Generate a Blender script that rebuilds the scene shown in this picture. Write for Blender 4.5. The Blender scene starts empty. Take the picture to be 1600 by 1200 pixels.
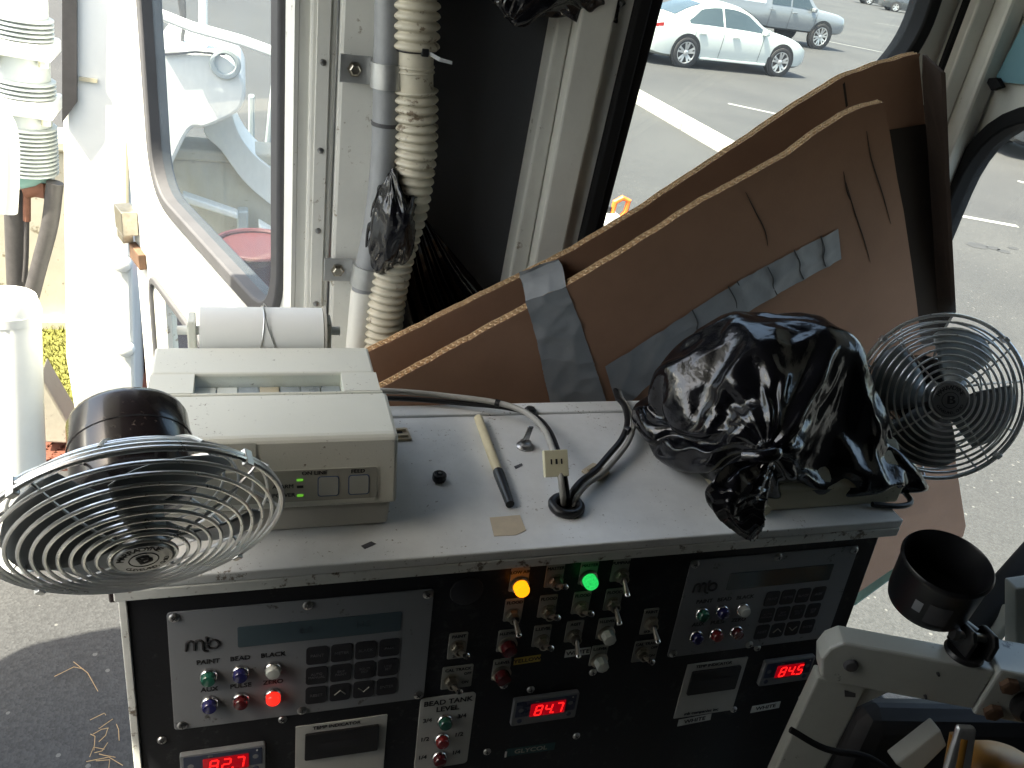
import bpy, math, random
from mathutils import Vector, Matrix, noise
random.seed(7)
sc = bpy.context.scene
R_ = math.radians
# ------------------------------------------------------------------ camera
FPX = 1300.0                                    # focal length in photograph pixels (1600 wide)
CAM = Vector((0, 0, 3.1))
XA = Vector((0.9534, -0.0135, 0.3016)); YA = Vector((-0.2675, -0.5052, 0.8205)); ZA = Vector((0.1413, -0.8630, -0.4852))
# rows of R (world = R @ cam, cam: x right, y down, z forward)
def cvec(i): return Vector((XA[i], YA[i], ZA[i])).normalized()
cr, cd = cvec(0), cvec(1)
cf = cr.cross(cd).normalized(); cd = cf.cross(cr).normalized()
cam_d = bpy.data.cameras.new('camera'); cam = bpy.data.objects.new('camera', cam_d)
sc.collection.objects.link(cam); sc.camera = cam
cam_d.sensor_fit = 'HORIZONTAL'; cam_d.sensor_width = 36; cam_d.lens = 36 * FPX / 1600
cam_d.clip_start = 0.02; cam_d.clip_end = 2000
mw = Matrix.Identity(4)
for i in range(3):
    mw[i][0] = cr[i]; mw[i][1] = -cd[i]; mw[i][2] = -cf[i]; mw[i][3] = CAM[i]
cam.matrix_world = mw
# ------------------------------------------------------------------ sky, sun, exposure
SUN_EL = R_(61); SUN_AZ = R_(-104)               # azimuth from +Y towards +X
sun_dir = Vector((math.sin(SUN_AZ) * math.cos(SUN_EL), math.cos(SUN_AZ) * math.cos(SUN_EL), math.sin(SUN_EL)))
w = bpy.data.worlds.new('World'); sc.world = w; w.use_nodes = True
nt = w.node_tree; bgn = nt.nodes['Background']
sky = nt.nodes.new('ShaderNodeTexSky'); sky.sky_type = 'NISHITA'; sky.sun_disc = False
sky.sun_elevation = SUN_EL; sky.sun_rotation = SUN_AZ; sky.air_density = 1.0; sky.dust_density = 4.0; sky.ozone_density = 1.0; sky.altitude = 0
nt.links.new(sky.outputs[0], bgn.inputs[0]); bgn.inputs[1].default_value = 0.15
sl = bpy.data.lights.new('sun', 'SUN'); sl.energy = 4.6; sl.angle = R_(0.53); sl.color = (1, .96, .9)
so = bpy.data.objects.new('sun', sl); sc.collection.objects.link(so)
so.rotation_euler = (-sun_dir).to_track_quat('-Z', 'Y').to_euler()
vs = sc.view_settings; vs.view_transform = 'Standard'; vs.look = 'None'; vs.exposure = 2.3; vs.gamma = 1
vs.use_white_balance = True; vs.white_balance_temperature = 7350; vs.white_balance_tint = 4
sc.render.engine = 'CYCLES'
sc.cycles.use_denoising = True; sc.cycles.max_bounces = 8; sc.cycles.transparent_max_bounces = 12
sc.cycles.caustics_reflective = False; sc.cycles.caustics_refractive = False; sc.cycles.sample_clamp_indirect = 6

# ------------------------------------------------------------------ pixel -> point on a real plane
def ray(px, py): return (cr * ((px - 800) / FPX) + cd * ((py - 600) / FPX) + cf).normalized()
def onp(px, py, n, k):
    d = ray(px, py); n = Vector(n); return CAM + d * ((k - n.dot(CAM)) / n.dot(d))
def atX(px, py, x): return onp(px, py, (1, 0, 0), x)
def atY(px, py, y): return onp(px, py, (0, 1, 0), y)
def atZ(px, py, z): return onp(px, py, (0, 0, 1), z)
def atD(px, py, depth):
    d = ray(px, py); return CAM + d * (depth / d.dot(cf))

# ------------------------------------------------------------------ materials
def lin(c):
    def g(u): u /= 255.0; return u / 12.92 if u <= .04045 else ((u + .055) / 1.055) ** 2.4
    return (g(c[0]), g(c[1]), g(c[2]), 1)
MAT = {}
def mat(name, col, rough=.5, metal=0, var=0, vscale=6, dirt=None, dscale=30, dthr=.62, bump=0, bscale=60, spec=.5, emit=None, estr=0, coat=0, stretch=None):
    m = bpy.data.materials.new(name); m.use_nodes = True; n = m.node_tree.nodes; L = m.node_tree.links
    b = n['Principled BSDF']; c = tuple(col) + ((1,) if len(col) == 3 else ())
    b.inputs['Base Color'].default_value = c; b.inputs['Roughness'].default_value = rough; b.inputs['Metallic'].default_value = metal
    b.inputs['Specular IOR Level'].default_value = spec
    if coat: b.inputs['Coat Weight'].default_value = coat; b.inputs['Coat Roughness'].default_value = .05
    if emit: b.inputs['Emission Color'].default_value = tuple(emit) + (1,); b.inputs['Emission Strength'].default_value = estr
    tc = n.new('ShaderNodeTexCoord'); src = tc.outputs['Object']
    if stretch:
        mp = n.new('ShaderNodeMapping'); mp.inputs['Scale'].default_value = stretch; L.new(src, mp.inputs[0]); src = mp.outputs[0]
    out = None
    if var:
        t = n.new('ShaderNodeTexNoise'); t.inputs['Scale'].default_value = vscale; t.inputs['Detail'].default_value = 8; t.inputs['Roughness'].default_value = .65
        L.new(src, t.inputs['Vector'])
        mr = n.new('ShaderNodeMapRange'); mr.inputs[1].default_value = .25; mr.inputs[2].default_value = .75
        mr.inputs[3].default_value = 1 - var; mr.inputs[4].default_value = 1 + var; L.new(t.outputs['Fac'], mr.inputs[0])
        mx = n.new('ShaderNodeMix'); mx.data_type = 'RGBA'; mx.blend_type = 'MULTIPLY'; mx.inputs[0].default_value = 1
        mx.inputs[6].default_value = c; L.new(mr.outputs[0], mx.inputs[7]); out = mx.outputs[2]
        L.new(out, b.inputs['Base Color'])
        mr2 = n.new('ShaderNodeMapRange'); mr2.inputs[3].default_value = max(0, rough - .1); mr2.inputs[4].default_value = min(1, rough + .1)
        L.new(t.outputs['Fac'], mr2.inputs[0]); L.new(mr2.outputs[0], b.inputs['Roughness'])
    if dirt:
        t = n.new('ShaderNodeTexNoise'); t.inputs['Scale'].default_value = dscale; t.inputs['Detail'].default_value = 4; t.inputs['Roughness'].default_value = .7
        L.new(src, t.inputs['Vector'])
        t2 = n.new('ShaderNodeTexNoise'); t2.inputs['Scale'].default_value = dscale * .12; t2.inputs['Detail'].default_value = 2; L.new(src, t2.inputs['Vector'])
        ad = n.new('ShaderNodeMath'); ad.operation = 'MULTIPLY_ADD'; ad.inputs[1].default_value = .35; L.new(t2.outputs['Fac'], ad.inputs[0]); L.new(t.outputs['Fac'], ad.inputs[2])
        mr = n.new('ShaderNodeMapRange'); mr.inputs[1].default_value = dthr + .17; mr.inputs[2].default_value = dthr + .25; L.new(ad.outputs[0], mr.inputs[0])
        mx = n.new('ShaderNodeMix'); mx.data_type = 'RGBA'; L.new(mr.outputs[0], mx.inputs[0])
        if out: L.new(out, mx.inputs[6])
        else: mx.inputs[6].default_value = c
        mx.inputs[7].default_value = tuple(dirt) + (1,); L.new(mx.outputs[2], b.inputs['Base Color'])
    if bump:
        t = n.new('ShaderNodeTexNoise'); t.inputs['Scale'].default_value = bscale; t.inputs['Detail'].default_value = 5; L.new(src, t.inputs['Vector'])
        bp = n.new('ShaderNodeBump'); bp.inputs['Strength'].default_value = bump; bp.inputs['Distance'].default_value = .004
        L.new(t.outputs['Fac'], bp.inputs['Height']); L.new(bp.outputs[0], b.inputs['Normal'])
    MAT[name] = m; return m
def glass(name, tint, haze, gloss=.06, dust=True):
    m = bpy.data.materials.new(name); m.use_nodes = True; n = m.node_tree.nodes; L = m.node_tree.links
    n.remove(n['Principled BSDF']); o = n['Material Output']
    tr = n.new('ShaderNodeBsdfTransparent'); tr.inputs[0].default_value = tuple(tint) + (1,)
    gl = n.new('ShaderNodeBsdfGlossy'); gl.inputs['Roughness'].default_value = .02
    df = n.new('ShaderNodeBsdfTranslucent'); df.inputs[0].default_value = (.8, .84, .84, 1)
    m1 = n.new('ShaderNodeMixShader'); m2 = n.new('ShaderNodeMixShader'); m1.inputs[0].default_value = gloss
    L.new(tr.outputs[0], m1.inputs[1]); L.new(gl.outputs[0], m1.inputs[2]); L.new(m1.outputs[0], m2.inputs[1]); L.new(df.outputs[0], m2.inputs[2])
    tc = n.new('ShaderNodeTexCoord'); t = n.new('ShaderNodeTexNoise'); t.inputs['Scale'].default_value = 9; t.inputs['Detail'].default_value = 9; t.inputs['Roughness'].default_value = .7
    L.new(tc.outputs['Object'], t.inputs['Vector'])
    mr = n.new('ShaderNodeMapRange'); mr.inputs[1].default_value = .3; mr.inputs[2].default_value = .8; mr.inputs[3].default_value = haze * .6; mr.inputs[4].default_value = haze * 1.6
    L.new(t.outputs['Fac'], mr.inputs[0]); L.new(mr.outputs[0], m2.inputs[0]); L.new(m2.outputs[0], o.inputs[0])
    MAT[name] = m; return m

mat('white_paint', (.72, .72, .68), .45, var=.10, vscale=5, dirt=(.30, .25, .18), dscale=45, dthr=.66, bump=.05, bscale=90)
mat('cab_paint', (.66, .655, .61), .42, var=.14, vscale=6, dirt=(.30, .26, .20), dscale=60, dthr=.66, bump=.06, bscale=120)
mat('console_white', (.70, .71, .70), .38, var=.13, vscale=13, dirt=(.22, .19, .15), dscale=170, dthr=.645, bump=.05, bscale=60)
mat('lip_white', (.62, .63, .60), .45, var=.15, vscale=20, dirt=(.15, .12, .09), dscale=60, dthr=.6)
mat('panel_black', (.011, .0115, .014), .42, var=.25, vscale=12, dirt=(.03, .03, .032), dscale=80, dthr=.6, bump=.05, bscale=300, spec=.35)
mat('plate_grey', (.20, .21, .225), .45, var=.06, vscale=14, dirt=(.06, .055, .05), dscale=60, dthr=.64)
mat('tag_grey', (.30, .30, .27), .5, var=.08, vscale=30)
mat('tag_white', (.46, .47, .45), .5, var=.08, vscale=30)
mat('black_plastic', (.012, .012, .013), .4, var=.15, vscale=20)
mat('key_black', (.014, .014, .018), .5, var=.1, vscale=60)
mat('legend', (.10, .10, .11), .6)
mat('ink', (.012, .012, .014), .7)
mat('lcd', (.065, .095, .11), .12, var=.1, vscale=8)
mat('lcd_dark', (.04, .058, .064), .12, var=.1, vscale=8)
mat('lcd_text', (.018, .035, .05), .4)
mat('chrome', (.66, .66, .66), .18, 1, var=.12, vscale=60)
mat('fan_wire', (.72, .73, .73), .3, .75, var=.15, vscale=40, dirt=(.18, .15, .12), dscale=160, dthr=.66)
mat('lever_dark', (.22, .20, .17), .4, .6, var=.2, vscale=80)
mat('steel', (.42, .42, .42), .32, 1, var=.25, vscale=40)
mat('brass_steel', (.40, .37, .31), .35, 1, var=.25, vscale=60)
mat('zinc', (.47, .48, .48), .42, .85, var=.2, vscale=30, bump=.08, bscale=150)
mat('conduit_grey', (.26, .27, .28), .55, .3, var=.14, vscale=30, bump=.08, bscale=200)
mat('gasket_grey', (.065, .065, .07), .65, var=.2, vscale=12, bump=.1, bscale=90)
mat('gasket_black', (.010, .010, .011), .8, var=.2, vscale=12, spec=.2)
mat('lens_green', (.02, .11, .075), .15, coat=.5); mat('lens_blue', (.02, .02, .10), .15, coat=.5); mat('lens_white', (.52, .54, .50), .2, coat=.5)
mat('lens_red', (.22, .018, .02), .15, coat=.5); mat('lens_dark_red', (.09, .01, .012), .15, coat=.5)
mat('lit_red', (.5, .01, .01), .2, emit=(1, .02, .015), estr=.35)
mat('lit_amber', (.7, .25, .02), .2, emit=(1, .27, .01), estr=.45, var=.2, vscale=120)
mat('lit_green', (.02, .4, .1), .15, emit=(.01, .62, .13), estr=.22, var=.9, vscale=260, coat=.6)
mat('seg_red', (.3, 0, 0), .3, emit=(1, .012, .015), estr=.4)
mat('disp_red', (.10, .004, .006), .15, emit=(.5, .0, .01), estr=.10)
mat('disp_blue', (.028, .038, .07), .3, var=.1, vscale=30)
mat('disp_grey', (.16, .17, .18), .4, var=.08, vscale=30)
mat('yellow_tape', (.58, .40, .07), .5, var=.1, vscale=60); mat('white_tape', (.62, .64, .62), .5, var=.1, vscale=60); mat('teal_tape', (.012, .06, .06), .45, var=.1, vscale=60)
mat('printer', (.60, .60, .53), .5, var=.05, vscale=8, dirt=(.14, .11, .08), dscale=190, dthr=.66, bump=.06, bscale=500)
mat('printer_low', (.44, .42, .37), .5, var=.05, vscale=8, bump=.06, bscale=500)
mat('printer_label', (.31, .31, .27), .5, var=.04, vscale=20)
mat('button_face', (.36, .37, .34), .5); mat('button_blue', (.06, .10, .2), .5)
mat('led_green', (.1, .4, .05), .3, emit=(.3, 1, .1), estr=.07)
mat('paper', (.74, .75, .73), .7, var=.03, vscale=10)
mat('platen', (.30, .33, .36), .3, var=.3, vscale=25)
mat('beige', (.46, .42, .30), .5, var=.08, vscale=10, dirt=(.2, .17, .11), dscale=120, dthr=.66, bump=.05, bscale=300)
mat('clip_beige', (.56, .47, .34), .5, var=.12, vscale=60)
mat('cream', (.70, .66, .46), .5, var=.06, vscale=60)
mat('stick_cream', (.66, .58, .38), .6, var=.12, vscale=40, stretch=(1, 1, 1))
mat('cable_grey', (.34, .33, .30), .5, var=.12, vscale=40); mat('cable_black', (.013, .013, .014), .4, var=.2, vscale=40)
mat('hose_cream', (.54, .50, .40), .5, var=.16, vscale=20, dirt=(.16, .12, .08), dscale=50, dthr=.6)
mat('panel_dark', (.055, .058, .066), .6, var=.15, vscale=4, bump=.08, bscale=200)
mat('bag', (.0045, .0045, .0065), .16, var=.2, vscale=12, spec=.65, bump=.35, bscale=60)
mat('card_deep_brown', (.05, .036, .030), .85, var=.25, vscale=14, bump=.1, bscale=120, spec=.2)  # much darker brown cardboard, for the side flap and creases
mat('card', (.265, .152, .100), .8, var=.2, vscale=3.5, dirt=(.13, .062, .032), dscale=7, dthr=.70, bump=.06, bscale=220, spec=.2)
mat('card_core', (.62, .44, .27), .85, var=.2, vscale=60, spec=.2)
mat('card_dark', (.034, .025, .020), .75, var=.3, vscale=10, spec=.25)
mat('duct_tape', (.23, .245, .26), .36, var=.14, vscale=14, spec=.6, bump=.22, bscale=50)
mat('duct_crease', (.05, .055, .06), .5)
mat('motor', (.018, .013, .014), .22, var=.25, vscale=20, dirt=(.16, .13, .11), dscale=150, dthr=.68, coat=.3)
mat('blade', (.26, .28, .285), .42, .2, var=.1, vscale=10)
mat('badge', (.30, .31, .32), .35, .8, var=.1, vscale=50)
mat('cup_black', (.010, .010, .011), .38, var=.2, vscale=20)
mat('arm_white', (.50, .52, .48), .42, var=.10, vscale=8, dirt=(.06, .06, .05), dscale=40, dthr=.66, bump=.05, bscale=90)
mat('rust', (.14, .08, .05), .7, .3, var=.4, vscale=50)
mat('orange_yellow', (.36, .17, .03), .45, var=.12, vscale=20)
mat('orange', (.85, .16, .02), .5, var=.1, vscale=10)
mat('concrete', (.44, .41, .33), .85, var=.18, vscale=3, dirt=(.2, .17, .12), dscale=14, dthr=.62, bump=.2, bscale=60)
mat('kerb', (.30, .30, .27), .85, var=.14, vscale=4, dirt=(.2, .2, .16), dscale=12, dthr=.6, bump=.2, bscale=60)
mat('road_paint', (.26, .265, .25), .7, var=.3, vscale=6)
mat('mulch', (.11, .035, .02), .9, var=.4, vscale=30); mat('grass', (.13, .13, .025), .8, var=.35, vscale=14)
mat('needle', (.30, .20, .10), .8)
mat('hose_dark', (.045, .042, .042), .6, var=.3, vscale=30); mat('tank_white', (.72, .73, .70), .4, var=.08, vscale=4)
mat('equip_grey', (.42, .46, .46), .45, .2, var=.1, vscale=10); mat('valve_brown', (.20, .09, .06), .6, .4, var=.3, vscale=30)
mat('teal_label', (.20, .36, .33), .5); mat('red_drum', (.07, .016, .018), .45, var=.15, vscale=6)
mat('car_white', (.50, .54, .52), .2, var=.02, coat=.8); mat('car_silver', (.19, .21, .225), .3, .2, coat=.8)
mat('car_dark', (.03, .035, .04), .25, coat=.8); mat('car_glass', (.03, .045, .05), .08, spec=.8); mat('tyre', (.02, .02, .021), .75, var=.2, vscale=10)
mat('rim', (.60, .61, .62), .3, .7); mat('trim_dark', (.012, .012, .013), .5); mat('head_lamp', (.55, .58, .6), .1, coat=1); mat('tail_lamp', (.35, .02, .02), .2, coat=1)
mat('stain', (.03, .03, .03), .7, var=.3, vscale=3)
mat('blue_panel', (.15, .30, .36), .3, var=.1, vscale=6)
mat('added_lining', (.06, .06, .062), .8, var=.1, vscale=10, bump=.1, bscale=200)  # unseen dark lining, added to keep the cab interior dim
mat('seat_dark', (.015, .016, .018), .6, var=.25, vscale=10)
glass('door_glass', (.86, .91, .91), .16, .07); glass('window_glass', (.88, .93, .92), .035, .04); glass('side_glass', (.93, .96, .95), .02, .03)
def asphalt():
    m = bpy.data.materials.new('asphalt'); m.use_nodes = True; n = m.node_tree.nodes; L = m.node_tree.links; b = n['Principled BSDF']
    tc = n.new('ShaderNodeTexCoord'); V = tc.outputs['Object']
    def noi(s, d=6, r=.6):
        t = n.new('ShaderNodeTexNoise'); t.inputs['Scale'].default_value = s; t.inputs['Detail'].default_value = d; t.inputs['Roughness'].default_value = r; L.new(V, t.inputs['Vector']); return t
    big = noi(.35, 8); fine = noi(90, 3)
    vo = n.new('ShaderNodeTexVoronoi'); vo.inputs['Scale'].default_value = 110; L.new(V, vo.inputs['Vector'])
    vo2 = n.new('ShaderNodeTexVoronoi'); vo2.inputs['Scale'].default_value = 40; L.new(V, vo2.inputs['Vector'])
    cr_ = n.new('ShaderNodeValToRGB'); cr_.color_ramp.elements[0].position = .3; cr_.color_ramp.elements[0].color = (.032, .033, .035, 1)
    cr_.color_ramp.elements[1].position = .7; cr_.color_ramp.elements[1].color = (.049, .050, .050, 1); L.new(big.outputs['Fac'], cr_.inputs[0])
    # light aggregate chips: random cell value picks a few cells
    sp = n.new('ShaderNodeSeparateColor'); L.new(vo.outputs['Color'], sp.inputs[0])
    g1 = n.new('ShaderNodeMapRange'); g1.inputs[1].default_value = 0; g1.inputs[2].default_value = 1; g1.inputs[3].default_value = .78; g1.inputs[4].default_value = 1.22; L.new(sp.outputs[0], g1.inputs[0])
    mx = n.new('ShaderNodeMix'); mx.data_type = 'RGBA'; mx.blend_type = 'MULTIPLY'; mx.inputs[0].default_value = 1; L.new(cr_.outputs[0], mx.inputs[6]); L.new(g1.outputs[0], mx.inputs[7])
    sp2 = n.new('ShaderNodeSeparateColor'); L.new(vo2.outputs['Color'], sp2.inputs[0])
    th = n.new('ShaderNodeMath'); th.operation = 'GREATER_THAN'; th.inputs[1].default_value = .955; L.new(sp2.outputs[1], th.inputs[0])
    ds = n.new('ShaderNodeMath'); ds.operation = 'LESS_THAN'; ds.inputs[1].default_value = .30; L.new(vo2.outputs['Distance'], ds.inputs[0])
    mm = n.new('ShaderNodeMath'); mm.operation = 'MULTIPLY'; L.new(th.outputs[0], mm.inputs[0]); L.new(ds.outputs[0], mm.inputs[1])
    mx2 = n.new('ShaderNodeMix'); mx2.data_type = 'RGBA'; L.new(mm.outputs[0], mx2.inputs[0]); L.new(mx.outputs[2], mx2.inputs[6]); mx2.inputs[7].default_value = (.10, .10, .097, 1)
    L.new(mx2.outputs[2], b.inputs['Base Color']); b.inputs['Roughness'].default_value = .85; b.inputs['Specular IOR Level'].default_value = .3
    bp = n.new('ShaderNodeBump'); bp.inputs['Strength'].default_value = .35; bp.inputs['Distance'].default_value = .004
    L.new(vo.outputs['Distance'], bp.inputs['Height']); L.new(bp.outputs[0], b.inputs['Normal']); MAT['asphalt'] = m
asphalt()

# ------------------------------------------------------------------ mesh helper
WM = {}
class MB:
    def __init__(s): s.v = []; s.f = []
    def add(s, vs, fs):
        o = len(s.v); s.v += [Vector(q) for q in vs]; s.f += [tuple(i + o for i in q) for q in fs]; return s
    def box(s, x0, x1, y0, y1, z0, z1, M=None):
        p = [Vector((x, y, z)) for z in (z0, z1) for y in (y0, y1) for x in (x0, x1)]
        if M: p = [M @ q for q in p]
        return s.add(p, [(0, 2, 3, 1), (4, 5, 7, 6), (0, 1, 5, 4), (2, 6, 7, 3), (0, 4, 6, 2), (1, 3, 7, 5)])
    def prism(s, poly, ext):
        n = len(poly); e = Vector(ext); p = [Vector(q) for q in poly]
        return s.add(p + [q + e for q in p], [tuple(range(n - 1, -1, -1)), tuple(range(n, 2 * n))] + [(i, (i + 1) % n, n + (i + 1) % n, n + i) for i in range(n)])
    def tube(s, path, r, n=8, closed=False, caps=True, flat=None):
        P = [Vector(q) for q in path]; N = len(P); rs = r if hasattr(r, '__len__') else [r] * N
        T = []
        for i in range(N):
            a = P[(i - 1) % N] if closed or i > 0 else P[i]; b = P[(i + 1) % N] if closed or i < N - 1 else P[i]
            T.append((b - a).normalized())
        u = T[0].orthogonal().normalized()
        vs = []
        for i in range(N):
            u = (u - T[i] * u.dot(T[i])); u.normalize(); v = T[i].cross(u)
            for k in range(n):
                a = 2 * math.pi * k / n; vs.append(P[i] + (u * math.cos(a) + v * math.sin(a)) * rs[i])
        fs = []
        for i in range(N if closed else N - 1):
            j = (i + 1) % N
            for k in range(n): fs.append((i * n + k, i * n + (k + 1) % n, j * n + (k + 1) % n, j * n + k))
        if caps and not closed: fs += [tuple(range(n - 1, -1, -1)), tuple((N - 1) * n + k for k in range(n))]
        return s.add(vs, fs)
    def ring(s, c, axis, R, r, seg=48, n=6):
        q = Vector(axis).to_track_quat('Z', 'Y'); c = Vector(c)
        return s.tube([c + q @ Vector((R * math.cos(a), R * math.sin(a), 0)) for a in (2 * math.pi * i / seg for i in range(seg))], r, n, True)
    def lathe(s, prof, n=24, M=None, cap0=True, cap1=True):
        vs = [Vector((r * math.cos(2 * math.pi * k / n), r * math.sin(2 * math.pi * k / n), h)) for r, h in prof for k in range(n)]
        if M: vs = [M @ q for q in vs]
        m = len(prof); fs = [(i * n + k, i * n + (k + 1) % n, (i + 1) * n + (k + 1) % n, (i + 1) * n + k) for i in range(m - 1) for k in range(n)]
        if cap0: fs.append(tuple(range(n - 1, -1, -1)))
        if cap1: fs.append(tuple((m - 1) * n + k for k in range(n)))
        return s.add(vs, fs)
    def grid(s, fn, nu, nv, wrapu=False):
        vs = [fn(i / (nu if wrapu else nu - 1), j / (nv - 1)) for j in range(nv) for i in range(nu)]
        fs = []
        for j in range(nv - 1):
            for i in range(nu if wrapu else nu - 1):
                k = (i + 1) % nu; fs.append((j * nu + i, j * nu + k, (j + 1) * nu + k, (j + 1) * nu + i))
        return s.add(vs, fs)
    def build(s, name, m, parent=None, smooth=False, bevel=0, world=True, angle=40):
        me = bpy.data.meshes.new(name); v = s.v
        if parent is not None and world:
            inv = WM[parent.name].inverted(); v = [inv @ q for q in v]
        loc = Vector((0, 0, 0))
        if parent is None and v:
            lo = [min(q[i] for q in v) for i in range(3)]; hi = [max(q[i] for q in v) for i in range(3)]
            loc = Vector(((lo[0] + hi[0]) / 2, (lo[1] + hi[1]) / 2, lo[2])); v = [q - loc for q in v]
        me.from_pydata(v, [], s.f); me.update(); me.materials.append(MAT[m])
        o = bpy.data.objects.new(name, me); sc.collection.objects.link(o); o.location = loc
        if parent is not None: o.parent = parent; WM[o.name] = WM[parent.name].copy()
        else: WM[o.name] = Matrix.Translation(loc)
        if smooth:
            me.polygons.foreach_set('use_smooth', [True] * len(me.polygons))
            if angle:
                import bmesh
                bm = bmesh.new(); bm.from_mesh(me)
                for e in bm.edges:
                    if len(e.link_faces) == 2 and e.calc_face_angle(0) > R_(angle): e.smooth = False
                bm.to_mesh(me); bm.free()
        if bevel:
            b = o.modifiers.new('bevel', 'BEVEL'); b.width = bevel; b.segments = 2; b.limit_method = 'ANGLE'; b.angle_limit = R_(40)
        return o
def tag(o, label=None, cat=None, group=None, kind=None):
    if label: o['label'] = label
    if cat: o['category'] = cat
    if group: o['group'] = group
    if kind: o['kind'] = kind
    return o
def thing(name, label, cat, loc=(0, 0, 0), M=None, group=None):
    o = bpy.data.objects.new(name, None); sc.collection.objects.link(o); o.empty_display_size = .05
    M = M or Matrix.Translation(Vector(loc)); o.matrix_world = M; WM[o.name] = M.copy()
    return tag(o, label, cat, group)
def text_mesh(txt, size, ext=.0002, align='CENTER'):
    cu = bpy.data.curves.new('t', 'FONT'); cu.body = txt; cu.size = size; cu.align_x = align; cu.align_y = 'CENTER'; cu.extrude = ext; cu.resolution_u = 3
    o = bpy.data.objects.new('t', cu); sc.collection.objects.link(o); dg = bpy.context.evaluated_depsgraph_get()
    me = o.evaluated_get(dg).to_mesh(); v = [q.co.copy() for q in me.vertices]; f = [tuple(p.vertices) for p in me.polygons]
    o.evaluated_get(dg).to_mesh_clear(); bpy.data.objects.remove(o); bpy.data.curves.remove(cu); return v, f
def add_text(mb, txt, M, size, bold=0, sx=1):
    v, f = text_mesh(txt, size)
    for dx in ((0, bold) if bold else (0,)):
        mb.add([M @ Vector((q.x * sx + dx, q.y, q.z + dx * .05)) for q in v], f)
    return mb
def frame(o, x, y):
    x = Vector(x).normalized(); z = x.cross(Vector(y)).normalized(); y = z.cross(x)
    return Matrix(((x.x, y.x, z.x, o[0]), (x.y, y.y, z.y, o[1]), (x.z, y.z, z.z, o[2]), (0, 0, 0, 1)))
def axis_frame(o, z, xhint=(1, 0, 0)):
    z = Vector(z).normalized(); x = Vector(xhint); x = (x - z * x.dot(z)).normalized(); y = z.cross(x)
    return Matrix(((x.x, y.x, z.x, o[0]), (x.y, y.y, z.y, o[1]), (x.z, y.z, z.z, o[2]), (0, 0, 0, 1)))
def catmull(P, n):
    P = [Vector(q) for q in P]; P = [P[0] * 2 - P[1]] + P + [P[-1] * 2 - P[-2]]; out = []
    for i in range(1, len(P) - 2):
        a, b, c, d = P[i - 1:i + 3]
        for k in range(n):
            t = k / n; out.append(.5 * (2 * b + (c - a) * t + (2 * a - 5 * b + 4 * c - d) * t * t + (3 * b - a - 3 * c + d) * t ** 3))
    out.append(P[-2]); return out
def rrect(x0, x1, y0, y1, r, n=4):
    out = []
    for cx, cy, a0 in ((x1 - r, y1 - r, 0), (x0 + r, y1 - r, 90), (x0 + r, y0 + r, 180), (x1 - r, y0 + r, 270)):
        for k in range(n + 1): a = R_(a0 + 90 * k / n); out.append((cx + r * math.cos(a), cy + r * math.sin(a)))
    return out
def round_poly(P, r, n=5):
    # round the corners of a planar polygon of Vectors
    out = []; N = len(P)
    for i in range(N):
        a, b, c = P[i - 1], P[i], P[(i + 1) % N]; rr = r[i] if hasattr(r, '__len__') else r
        u = (a - b); v = (c - b); rr_ = min(rr, u.length * .48, v.length * .48); u = b + u.normalized() * rr_; v = b + v.normalized() * rr_
        for k in range(n + 1):
            t = k / n; out.append(u * (1 - t) ** 2 + b * 2 * t * (1 - t) + v * t * t)
    return out

# ================================================================== SETTING
GZ = 0.8                                        # height of the lot (the camera is 2.3 m above it)
g = MB().add([(-500, -500, GZ), (600, -500, GZ), (600, 700, GZ), (-500, 700, GZ)], [(0, 1, 2, 3)])
tag(g.build('ground', 'asphalt'), kind='structure')
def painted(pts, wd, name='road_marking'):
    a, b = Vector(pts[0]), Vector(pts[1]); d = (b - a).normalized(); s = Vector((-d.y, d.x, 0)) * wd / 2; z = Vector((0, 0, .004))
    o = MB().add([a - s + z, b - s + z, b + s + z, a + s + z], [(0, 1, 2, 3)]).build(name, 'road_paint'); return tag(o, kind='structure')
for p in (((1138, 162), (1212, 178)), ((1270, 60), (1395, 85)), ((1590, 283), (1640, 296)), ((1486, 335), (1590, 354)), ((1365, 35), (1424, 45))):
    painted((atZ(*p[0], GZ), atZ(*p[1], GZ)), .11)
# stains on the lot
def blob(c, rx, ry, z=GZ + .003):
    n = 20; pts = [Vector((c.x + rx * math.cos(a) * (1 + .35 * noise.noise((a * 2, rx, 3))), c.y + ry * math.sin(a) * (1 + .35 * noise.noise((a * 2, ry, 9))), z)) for a in (2 * math.pi * i / n for i in range(n))]
    return tag(MB().add(pts, [tuple(range(n))]).build('oil_stain', 'stain'), kind='structure')
for px, py, r in ((1527, 384, .16), (1552, 388, .10), (1568, 393, .10), (1583, 388, .08)): blob(atZ(px, py, GZ), r * .75, r * .6)
# concrete kerb in the lot, in cast lengths
kx = 6.1
kb = thing('kerb', 'long pale concrete kerb crossing the lot behind the window', 'kerb', (kx, 12, GZ))
for y0 in (7.4, 9.2, 11.0, 12.8, 14.6, 16.4):
    MB().box(kx - .15, kx + .16, y0, y0 + 1.785, GZ - .05, GZ + .13).build('kerb_stone', 'kerb', kb, bevel=.03)
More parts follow.
